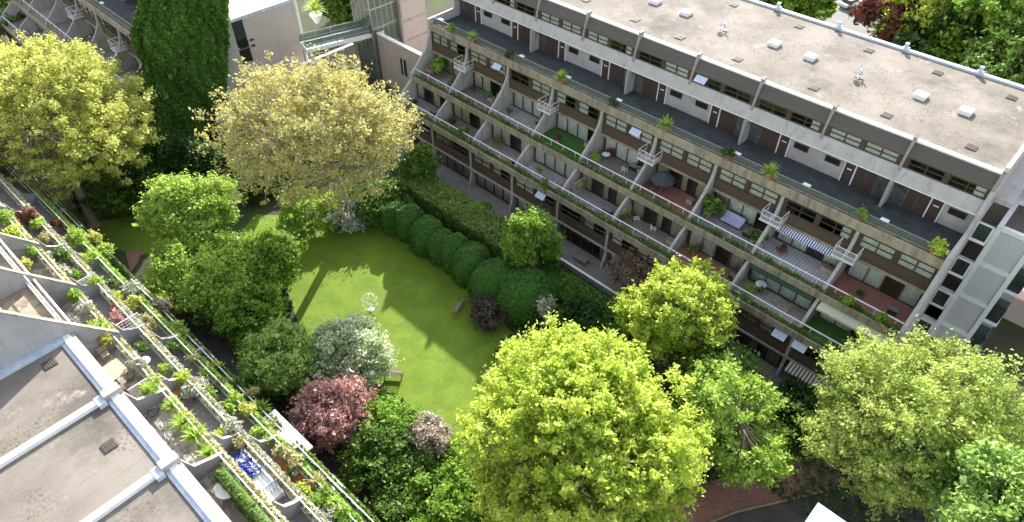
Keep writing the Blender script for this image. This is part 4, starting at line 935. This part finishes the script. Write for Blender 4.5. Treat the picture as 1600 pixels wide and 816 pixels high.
# ------------------------------------------------------------ long block: terrace items
GP = [(719.5,32,'bush','fresh',.9),(754,48,'spiky','lime',1.25),(812.5,74,'bush','dark',1.0),(887.5,112,'spiky','lime',1.3),(968.5,149,'bush','dark',1.0),(1052.5,184,'spiky','lime',1.35),(1150,227,'bush','dark',1.1),(1216,256,'spiky','lime',1.35),(1358.5,318,'bush','fresh',1.0),(1474,370,'bush','spring',1.3)]
for i, (px, py, kd, lf, sz) in enumerate(GP):
    p = at(px, py + 4, 14.4); u, s = to_us(p.x, p.y); x, y = us(50.6, s)
    t = plant(kd, lf, '%s %s on the gallery ledge, %s plant from left' % (cname[lf], 'spiky plant' if kd == 'spiky' else 'bush', nm[i] if i < 8 else ['ninth', 'last'][i - 8]), x, y, 13.63, sz, group='plants on the gallery ledge', pot=True, seed=i)
AP = [(684,103,'bush','fresh',1.9,8.2,'lush green shrub at the far left end of the upper terrace'),(672,108,'bush','red',1.2,8.2,'dark red shrub beside the lush green shrub at the far left'),(712,125,'bush','mid',1.1,8.2,'mid green bush in the second corner of the far left terrace'),
 (725,205,'bush','mid',1.3,5.5,'mid green bush on the lower terrace near the far left'),(1115,318,'bush','mid',2.0,8.2,'large green climbing bush on the upper terrace left of the lilac sofa'),(1147,378,'bush','fresh',1.5,5.6,'fresh green bush hanging over the lower planter below the lilac sofa'),
 (1182,370,'bush','mid',1.5,8.2,'rounded green bush right of the lilac sofa'),(930,245,'bush','fresh',1.0,8.3,'small bush at the right corner of the green turf terrace'),(1096,316,'bush','copper',1.1,8.2,'brownish bush against the trellis left of the large climber'),
 (1172,450,'bush','fresh',1.0,5.5,'fresh green potted bush beside the pale round table'),(1325,468,'bush','fresh',.9,8.3,'small green bush in the planter of the red tiled terrace'),(1376,494,'bush','fresh',.9,8.3,'second small green bush in the planter of the red tiled terrace'),
 (760,322,'bush','fresh',1.2,.1,'green bush on the ground terrace behind the big hedge'),(1216,310,'spiky','straw',.8,10.9,'straw coloured plant on the small white balcony with the blue pot'),(852,285,'bush','mid',1.1,5.6,'mid green bush in the lower planter by the open window')]
for i, (px, py, kd, lf, sz, z, lab) in enumerate(AP):
    p = at(px, py + 3, z + sz * .5); plant(kd, lf, lab, p.x, p.y, z, sz, group='plants on the shaded terraces', seed=i)
trellis('wooden trellis on the far left upper terrace', 720, 135, 8.15, AZA, 1.3, 1.6, 'wood'); trellis('wooden trellis by the dark green table', 785, 160, 8.15, AZA, 1.8, 1.5, 'wood')
trellis('wooden trellis between two lower terraces in mid block', 905, 300, 5.45, AZA, 1.9, 1.6, 'wood'); trellis('brown trellis on the lower terrace with white table', 978, 340, 5.45, AZA, 1.5, 1.4, 'wood'); trellis('brown trellis left of the large climbing bush', 1093, 332, 8.15, AZA, 1.4, 1.5, 'wood')
round_table('small round white table right of the green turf terrace', 946, 250, 8.15, .42); round_table('round green table on the left upper terrace', 762, 155, 8.15, .6, 'turf')
round_table('pale round table on the lower terrace above the green turf', 1186, 453, 5.45, .5); round_table('small round table on the far left lower terrace', 755, 213, 5.45, .45)
for a_ in ((1000, 273, 8.15, .5, 'pale wire chair on the grey terrace right of the white table'), (975, 270, 8.15, 2.3, 'pale wire chair beside the grey rug'), (1020, 362, 5.45, 1.2, 'wire chair on the lower terrace with folded chairs'), (994, 346, 5.45, 3.2, 'wire chair with a blue wheel shape on the lower terrace'), (1125, 432, 5.45, 2.0, 'red chair on the lower red tiled terrace'), (1155, 425, 5.45, .9, 'second red chair on the lower red tiled terrace, right one')):
    wire_chair(a_[4], a_[0], a_[1], a_[2], a_[3], 'pavingred' if 'red' in a_[4][:10] else 'white')
o = MB().lathe([(.25, 0), (.25, .06), (.04, .1), (.05, 1.6)], 0, 0, 10); t = thing('parasol', 'dark grey parasol lowered over a table on the upper terrace', 'parasol', at(1032, 300, 8.15))
MB().lathe([(1.25, 1.55), (1.1, 1.75), (.6, 2.1), (.05, 2.3)], 0, 0, 8).build('canopy', M['darkcloth'], t); o.build('pole', M['metal'], t)
t = thing('outdoor_sofa', 'lilac cushioned sofa and footstool on the upper terrace beside green bushes', 'sofa', at(1143, 350, 8.15), AZA)
MB().box(-.4, .35, -1.0, 1.0, .2, .42).build('seat', M['lilac'], t); MB().box(.35, .55, -1.0, 1.0, .2, .85).build('backrest', M['lilac'], t); MB().box(-.35, .5, -.95, .95, 0, .19).build('base', M['darkcloth'], t)
t = thing('storage_bench', 'brown wooden bench table on the ground terrace behind the right hedge', 'table', at(908, 408, .06), AZA)
MB().box(-.45, .45, -.8, .8, .45, .5).build('table_top', M['benchwood'], t)
for sx in (-.4, .4):
    for sy in (-.7, .7): MB().box(sx - .04, sx + .04, sy - .04, sy + .04, 0, .45).build('leg', M['benchwood'], t)
pot('blue pot on the small white balcony', 1207, 333, 10.9, .24, 'bluecloth')
# small pots and boxes on the shaded terraces, opened windows
rgc = random.Random(12); words = ['first','second','third','fourth','fifth','sixth','seventh','eighth','ninth']
for lvn, z, ua, ub_ in (('upper', 8.15, 48.6, 50.3), ('lower', 5.45, 45.3, 46.8)):
    for kb_ in range(8, 0 if lvn == 'lower' else -1, -1):
        for j, kd in enumerate(('potted', 'crate')):
            u = rgc.uniform(ua, ub_); s = A_S0 + kb_ * BW + (rgc.uniform(.6, 2.2) if j else rgc.uniform(4.2, 6.1)); x, y = us(u, s)
            if kd == 'potted':
                lf = rgc.choice(['fresh', 'mid', 'lime', 'dark', 'copper']); plant('bush', lf, '%s potted plant on the %s shaded terrace, %s bay from left' % (cname[lf], lvn, words[8 - kb_]), x, y, z, rgc.uniform(.6, 1.0), group='pots on the shaded terraces', pot=True, seed=kb_)
            else:
                t = thing('storage_box', '%s storage box on the %s shaded terrace, %s bay from left' % (('grey', 'wooden')[kb_ % 2], lvn, words[8 - kb_]), 'box', (x, y, z), AZA + rgc.uniform(-.2, .2), 'boxes on the shaded terraces')
                w_ = rgc.uniform(.3, .6); MB().box(-.25, .25, -w_, w_, 0, .45).build('box_body', M[('black', 'wood')[kb_ % 2]], t); MB().box(-.27, .27, -w_ - .02, w_ + .02, .452, .5).build('lid', M[('metal', 'benchwood')[kb_ % 2]], t)
M['skyglass'] = mat('sky_reflection_tint', (.42,.50,.66), (.55,.60,.70), 1.2, .12)  # opaque blue paints the sky reflected in the tilted panes
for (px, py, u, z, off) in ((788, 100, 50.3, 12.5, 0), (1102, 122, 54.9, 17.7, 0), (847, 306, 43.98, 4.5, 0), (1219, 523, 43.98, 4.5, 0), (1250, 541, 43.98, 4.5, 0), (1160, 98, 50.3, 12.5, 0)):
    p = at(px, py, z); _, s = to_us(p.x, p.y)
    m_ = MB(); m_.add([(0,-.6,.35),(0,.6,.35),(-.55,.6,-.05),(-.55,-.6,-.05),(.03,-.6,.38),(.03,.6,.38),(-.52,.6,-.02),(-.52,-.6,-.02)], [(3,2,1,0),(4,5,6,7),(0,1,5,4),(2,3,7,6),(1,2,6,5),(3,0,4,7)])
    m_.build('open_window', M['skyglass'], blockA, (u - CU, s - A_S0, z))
# awnings
def awning(label, u0, z0, u1, z1, s0, s1, m, scallop=False):
    x, y = us(u0, s0); t = thing('awning', label, 'awning', (x, y, z0), AZA, 'awnings on the long block'); W = s1 - s0
    MB().add([(0,0,0),(0,W,0),(u1-u0,W,z1-z0),(u1-u0,0,z1-z0),(0,0,.02),(0,W,.02),(u1-u0,W,z1-z0+.02),(u1-u0,0,z1-z0+.02)], [(3,2,1,0),(4,5,6,7),(0,1,5,4),(2,3,7,6)]).build('canopy', M[m], t)
    k = MB(); N = int(W / .24)
    for i in range(N): y0 = W * i / N; y1 = W * (i + 1) / N; ym = (y0 + y1) / 2; X_ = u1 - u0 - .01; Z_ = z1 - z0; k.add([(X_, y0, Z_), (X_, y1, Z_), (X_, y1, Z_ - .14), (X_, ym, Z_ - .22), (X_, y0, Z_ - .14)], [(0,1,2,3,4)])
    k.build('valance', M[m], t)
awning('blue and white striped awning above the curtained terrace', 50.35, 10.35, 49.6, 10.1, 9.5, 15.4, 'awnblue'); awning('pale scalloped awning over the green turf lower terrace at the right end', 46.9, 7.66, 45.9, 7.45, 2.9, 8.8, 'awnpale')
awning('dark green awning roller above the lower terrace with a pale round table', 46.9, 7.66, 46.4, 7.55, 9.5, 15.4, 'awngreen'); awning('brown and white striped awning low at the right end above the ground terrace', 44.0, 2.5, 42.9, 2.1, 3.0, 8.6, 'awnstripe')

# ------------------------------------------------------------ garden: topiary, hedges, benches, sculpture
TP = [(618,345,1.3),(643,355,1.4),(668,373,1.6),(693,389,1.4),(713,402,1.4),(736,416,1.8),(775,442,2.3),(822,466,2.5)]
for i, (px, py, r) in enumerate(TP):
    p = at(px, py, 1.3); lab = ['first', 'second', 'third', 'fourth', 'fifth', 'sixth', 'seventh', 'eighth'][i]
    dome('topiary_bush', 'clipped round dark green bush, %s from left in the row beside the lawn' % lab, p.x, p.y, (r * 1.2, r * (.9 + .07 * (i % 4)), 2.45 + .22 * ((i * 2) % 3)), 'topiary', int(10000 * r * r / 2), .12, 'topiary', 'clipped bushes in a row along the lawn', 100 + i, 0, AZA + .15 * (i % 3 - 1), 2.35)
p = at(793, 385, 2.0); dome('topiary_bush', 'clipped dark green bush behind the row, left of the maple', p.x, p.y, (1.7, 1.6, 2.2), 'topiary', 9000, .12, 'topiary', 'clipped bushes in a row along the lawn', 120)
def hedge_px(name, label, pa, pb, wd, z1, leaf, seed, **kw):
    a = to_us(*at(*pa, z1)[:2]); b = to_us(*at(*pb, z1)[:2]); u = (a[0] + b[0]) / 2
    return hedge(name, label, u - wd / 2, u + wd / 2, min(a[1], b[1]), max(a[1], b[1]), 0, z1, leaf, 130, .17, AZA, seed=seed, **kw)
hedge_px('big_hedge', 'long flat topped speckled hedge between the round bushes and the terraces', (652,268), (792,378), 3.6, 2.9, 'hedge', 11)
hedge_px('low_hedge', 'flat topped hedge right of the maple below the ground terraces', (850,418), (990,520), 3.4, 1.9, 'ivy', 12)
def bench(label, px, py, az):
    t = thing('park_bench', label, 'bench', at(px, py, 0), az, 'benches on the lawn')
    k = MB()
    for i in range(5): k.box(-.8, .8, -.28 + i * .11, -.19 + i * .11, .42, .45)
    k.build('seat', M['benchwood'], t); k = MB().box(-.8, .8, .24, .28, .85, .92)
    for i in range(15): k.box(-.77 + i * .108, -.73 + i * .108, .245, .275, .46, .85)
    k.build('backrest', M['benchwood'], t)
    for x in (-.78, .72): MB().box(x, x + .06, -.28, -.22, 0, .62).box(x, x + .06, .24, .3, 0, .9).box(x, x + .06, -.28, .24, .6, .65).build('leg', M['benchwood'], t)
bench('wooden bench in the sun by the white blossom tree', 616, 588, R(176)); bench('wooden bench in the shade beside the round bushes', 717, 484, R(-112))
t = thing('wire_sculpture', 'openwork silver wire sphere sculpture standing on the lawn', 'sculpture', at(580, 484, 0))
k = MB(); r_ = .85
for j in range(7):
    ax = Vector((math.cos(j * 1.1), math.sin(j * 2.3), math.sin(j * 1.7))).normalized(); u_ = ax.orthogonal().normalized(); v2 = ax.cross(u_)
    pts = [tuple(Vector((0, 0, 1.15)) + (u_ * math.cos(a) + v2 * math.sin(a)) * r_) for a in [i * math.pi / 10 for i in range(21)]]; k.path(pts, .013, 5)
k.build('wire_sphere', M['white'], t); MB().tube((0, 0, 0), (0, 0, .35), .05).lathe([(.35, 0), (.33, .05), (.05, .06)]).build('stand', M['metal'], t)

# ------------------------------------------------------------ trees and large shrubs
def T(name, label, px, py, z, rad, *a, **k):
    p = at(px, py, z); return tree(name, label, p.x, p.y, z, rad, *a, **k)
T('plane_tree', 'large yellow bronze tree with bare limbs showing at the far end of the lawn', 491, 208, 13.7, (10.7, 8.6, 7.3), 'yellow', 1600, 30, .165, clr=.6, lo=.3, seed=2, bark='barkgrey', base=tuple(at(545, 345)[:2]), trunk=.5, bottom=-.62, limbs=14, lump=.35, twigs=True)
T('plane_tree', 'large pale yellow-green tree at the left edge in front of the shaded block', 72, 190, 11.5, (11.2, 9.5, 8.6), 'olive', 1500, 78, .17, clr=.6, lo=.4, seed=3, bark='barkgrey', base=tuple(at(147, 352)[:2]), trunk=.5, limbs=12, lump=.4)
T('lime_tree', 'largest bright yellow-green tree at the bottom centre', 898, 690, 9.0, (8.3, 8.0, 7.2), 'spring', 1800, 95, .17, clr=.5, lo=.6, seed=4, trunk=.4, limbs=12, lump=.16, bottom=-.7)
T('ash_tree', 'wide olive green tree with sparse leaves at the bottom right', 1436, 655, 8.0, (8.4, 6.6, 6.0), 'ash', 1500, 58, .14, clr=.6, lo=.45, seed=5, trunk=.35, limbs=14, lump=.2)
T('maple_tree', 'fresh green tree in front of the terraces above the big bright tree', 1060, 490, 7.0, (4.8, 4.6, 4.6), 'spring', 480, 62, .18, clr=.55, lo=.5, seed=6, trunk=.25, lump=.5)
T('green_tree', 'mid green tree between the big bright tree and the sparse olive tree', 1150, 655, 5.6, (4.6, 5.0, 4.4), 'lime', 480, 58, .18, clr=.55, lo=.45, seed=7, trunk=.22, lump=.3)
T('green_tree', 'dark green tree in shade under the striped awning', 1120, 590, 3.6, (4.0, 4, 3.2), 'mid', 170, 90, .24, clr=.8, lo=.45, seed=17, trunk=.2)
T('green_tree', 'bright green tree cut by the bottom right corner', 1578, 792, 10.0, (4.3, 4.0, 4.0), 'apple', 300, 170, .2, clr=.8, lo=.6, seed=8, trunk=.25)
T('maple_tree', 'dark green maple with sunlit tip behind the hedge', 832, 378, 4.3, (3.0, 3.0, 3.9), 'fresh', 200, 110, .18, clr=.7, lo=.5, seed=9, trunk=.14)
T('laurel_tree', 'pale green spreading tree at the left of the lawn, upper one', 300, 325, 6.3, (5.0, 4.0, 3.4), 'lime', 240, 110, .19, clr=.75, lo=.45, seed=10, trunk=.2, lump=.5)
T('laurel_tree', 'mid green broad tree below the pale spreading tree at the left of the lawn', 318, 425, 3.7, (5.8, 5.0, 3.2), 'lime', 420, 120, .18, clr=.8, lo=.55, seed=11, trunk=.22)
T('laurel_tree', 'dark green bushy tree between broad tree and lawn edge', 410, 415, 2.7, (3.8, 3.6, 2.7), 'fresh', 240, 120, .17, clr=.7, lo=.5, seed=12, trunk=.15)
T('cherry_tree', 'white blossoming tree beside the sunlit bench', 545, 556, 3.2, (3.4, 3.4, 3.1), 'blossom', 330, 100, .15, clr=.6, lo=.55, seed=13, trunk=.12, bottom=-.8)
T('garden_tree', 'light green bushy tree left of the white blossom', 446, 566, 3.4, (3.1, 3.4, 3.1), 'apple', 280, 120, .2, clr=.65, lo=.6, seed=14, trunk=.12, bottom=-.8)
T('red_maple', 'dark red leaved small tree left of centre at the bottom', 517, 648, 3.0, (3.1, 3.1, 2.8), 'red', 260, 130, .16, clr=.6, lo=.5, seed=15, trunk=.12, bottom=-.8)
T('flowering_shrub', 'pinkish grey flowering shrub right of the red tree', 668, 690, 2.2, (1.9, 2.0, 1.9), 'pink', 110, 110, .14, clr=.5, lo=.5, seed=16, trunk=.08, cat='shrub')
T('bare_shrub', 'brown twiggy bare shrub against the ground terraces', 990, 432, 2.6, (2.7, 2.9, 2.3), 'twig', 170, 50, .12, clr=.6, lo=.3, seed=18, trunk=.1, cat='shrub')
T('garden_shrub', 'pale green shrub between the yellow tree and the big hedge', 655, 262, 3.0, (2.4, 2.3, 3.0), 'mid', 110, 110, .2, clr=.7, lo=.5, seed=19, trunk=.1, cat='shrub')
T('garden_shrub', 'mid green shrub under the yellow tree by the lawn', 575, 312, 1.9, (3.6, 3.0, 2.0), 'mid', 160, 90, .22, clr=.8, lo=.4, seed=20, trunk=.12, cat='shrub')
T('garden_shrub', 'greyish purple low shrub beside the shaded bench', 768, 487, 1.2, (2.2,2.0,1.2), 'dusk', 90, 80, .13, clr=.5, lo=.5, seed=22, trunk=.06, cat='shrub')
T('garden_shrub', 'small silver grey shrub behind the big bright tree', 855, 487, 2.6, (.8, .8, 1.7), 'silver', 40, 80, .14, clr=.4, lo=.4, seed=23, trunk=.05, cat='shrub')
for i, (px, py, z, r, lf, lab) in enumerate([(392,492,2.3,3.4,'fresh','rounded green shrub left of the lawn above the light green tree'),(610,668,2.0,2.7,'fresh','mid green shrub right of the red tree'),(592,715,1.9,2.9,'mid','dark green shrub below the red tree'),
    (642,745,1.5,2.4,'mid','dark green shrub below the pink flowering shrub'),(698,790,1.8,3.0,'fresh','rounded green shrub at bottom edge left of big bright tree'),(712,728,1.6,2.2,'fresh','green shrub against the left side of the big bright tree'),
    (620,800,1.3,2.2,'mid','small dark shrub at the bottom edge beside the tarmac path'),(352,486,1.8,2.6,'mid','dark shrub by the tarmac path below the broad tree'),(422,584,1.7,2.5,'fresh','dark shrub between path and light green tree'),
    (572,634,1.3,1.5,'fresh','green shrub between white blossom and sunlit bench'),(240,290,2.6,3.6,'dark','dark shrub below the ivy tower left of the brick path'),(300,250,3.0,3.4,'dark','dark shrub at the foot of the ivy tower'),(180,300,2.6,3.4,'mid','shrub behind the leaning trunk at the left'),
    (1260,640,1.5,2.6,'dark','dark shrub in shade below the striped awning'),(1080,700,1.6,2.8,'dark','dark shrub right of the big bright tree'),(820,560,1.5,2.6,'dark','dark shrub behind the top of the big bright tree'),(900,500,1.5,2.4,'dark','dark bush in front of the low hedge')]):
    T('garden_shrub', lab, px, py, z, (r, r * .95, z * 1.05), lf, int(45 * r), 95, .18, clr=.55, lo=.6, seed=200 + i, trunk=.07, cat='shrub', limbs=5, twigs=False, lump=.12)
for px, py, r, z, lf, lab in ((484,330,3.8,1.9,'lime','light green shrub under the yellow tree, left of its trunk'),(548,334,2.8,1.5,'silver','silvery shrub at the foot of the yellow tree'),(604,318,3.2,1.9,'mid','fresh green shrub between yellow tree and round bushes'),(400,285,3.0,1.5,'dark','dark shrub by the brick path under the yellow tree')):
    T('garden_shrub', lab, px, py, z, (r, r * .9, z * 1.15), lf, int(42 * r), 90, .17, clr=.5, lo=.6, seed=int(px), trunk=.07, cat='shrub', limbs=5, twigs=False, lump=.12)
# trees beyond the long block
BT = [(1400,25,7,(5,5,6),'copper','coppery red tree beyond the roof beside the forecourt'),(1480,60,7,(6.5,6,6.5),'dark','dark pine like tree beyond the roof'),(1460,10,9,(7,7,7),'spring','bright green tree beyond the roof, left of two'),
 (1560,50,9,(9,8,8),'fresh','tall fresh green tree beyond the roof at the right edge'),(1600,120,8,(8,7,7.5),'mid','mid green tree beyond the roof in the right edge shade'),(1540,-15,8,(10,8,8),'fresh','green tree at the top right corner'),(1260,5,6,(5,5,5.5),'fresh','green tree beyond the roof left of the forecourt'),(1215,-20,6,(5,5,5),'mid','green tree at the top edge left of the forecourt')]
for i, (px, py, z, rad, lf, lab) in enumerate(BT):
    T('park_tree', lab, px, py, z, rad, lf, int(rad[0] * 34), 90, .42, clr=1.1, lo=.6, seed=300 + i, trunk=.3, group='trees beyond the long block', twigs=False, bottom=-.8)
for i, (px, py, rad, lf, lab) in enumerate([(530,5,(3.6,3.6,5),'mid','dark green tree seen under the sky end of the footbridge'),(560,-30,(5,5,7),'dark','dark tree behind the footbridge at the top edge'),(20,30,(6,6,5),'mid','shaded tree at the top left corner')]):
    p = at(px, py, 5 if i < 2 else 4); tree('park_tree', lab, p.x, p.y, 5.5 if i < 2 else 4, rad, lf, 150, 90, .35, seed=400 + i, trunk=.25, twigs=False)
p = at(494, 26, 8.2); plant('spiky', 'lime', 'spiky palm in a ribbed white planter at the end of the footbridge', p.x, p.y, 8.2, 2.4, seed=3)
o = MB().lathe([(.3, 0), (.85, 1.1), (.9, 1.3), (.8, 1.3), (.7, 1.1)], 0, 0, 16).build('planter_bowl', M['kerb'], None, (p.x, p.y, 7.3)); tag(o, 'large ribbed white planter bowl holding the palm by the footbridge', 'planter')

# cars on the forecourt
def car(label, px, py, az):
    t = thing('parked_car', label, 'car', at(px, py, 0), az, 'white cars on the forecourt')
    MB().prism([(-2.1,.35),(-2.15,.8),(-1.9,.95),(-1.0,.98),(1.0,.98),(1.9,.88),(2.15,.65),(2.1,.35)], -.85, .85).build('body', M['carpaint'], t)
    MB().prism([(-1.75,.97),(-1.3,1.42),(.3,1.45),(1.0,.98)], -.74, .74).build('cabin', M['black'], t); MB().prism([(-1.3,1.42),(-1.2,1.47),(.2,1.49),(.3,1.45)], -.72, .72).build('roof', M['carpaint'], t)
    for x in (-1.35, 1.35):
        for y in (-.86, .7): w_ = MB().tube((x, y, .32), (x, y + .16, .32), .32, .32, 16).build('wheel', M['black'], t); MB().tube((x, y - .01, .32), (x, y + .17, .32), .18, .18, 12).build('rim', M['metal'], w_)
car('white car on the forecourt beyond the roof, partly hidden by the green tree', 1328, 10, .5); car('white car on the forecourt beyond the roof, beside the copper tree', 1366, 20, .1)
# white roof corner poking in at the bottom edge
p = at(1262, 873, 9.0); t = thing('rooftop_corner', 'bright white roof corner cut off by the bottom edge beside the road', 'roof', (p.x, p.y, 0), AZA)
MB().box(-1.3, 1.3, -3.2, -2.6, 8.6, 9.2).box(-1.3, -.7, -2.6, 1.2, 8.6, 9.2).build('parapet', M['white'], t); MB().box(-.7, 4, -2.6, 1.2, 8.3, 8.7).build('roof', M['bluewhite'], t); MB().box(-1.2, 4, -3.1, 1.1, 0, 8.3).build('wall', M['conc'], t)
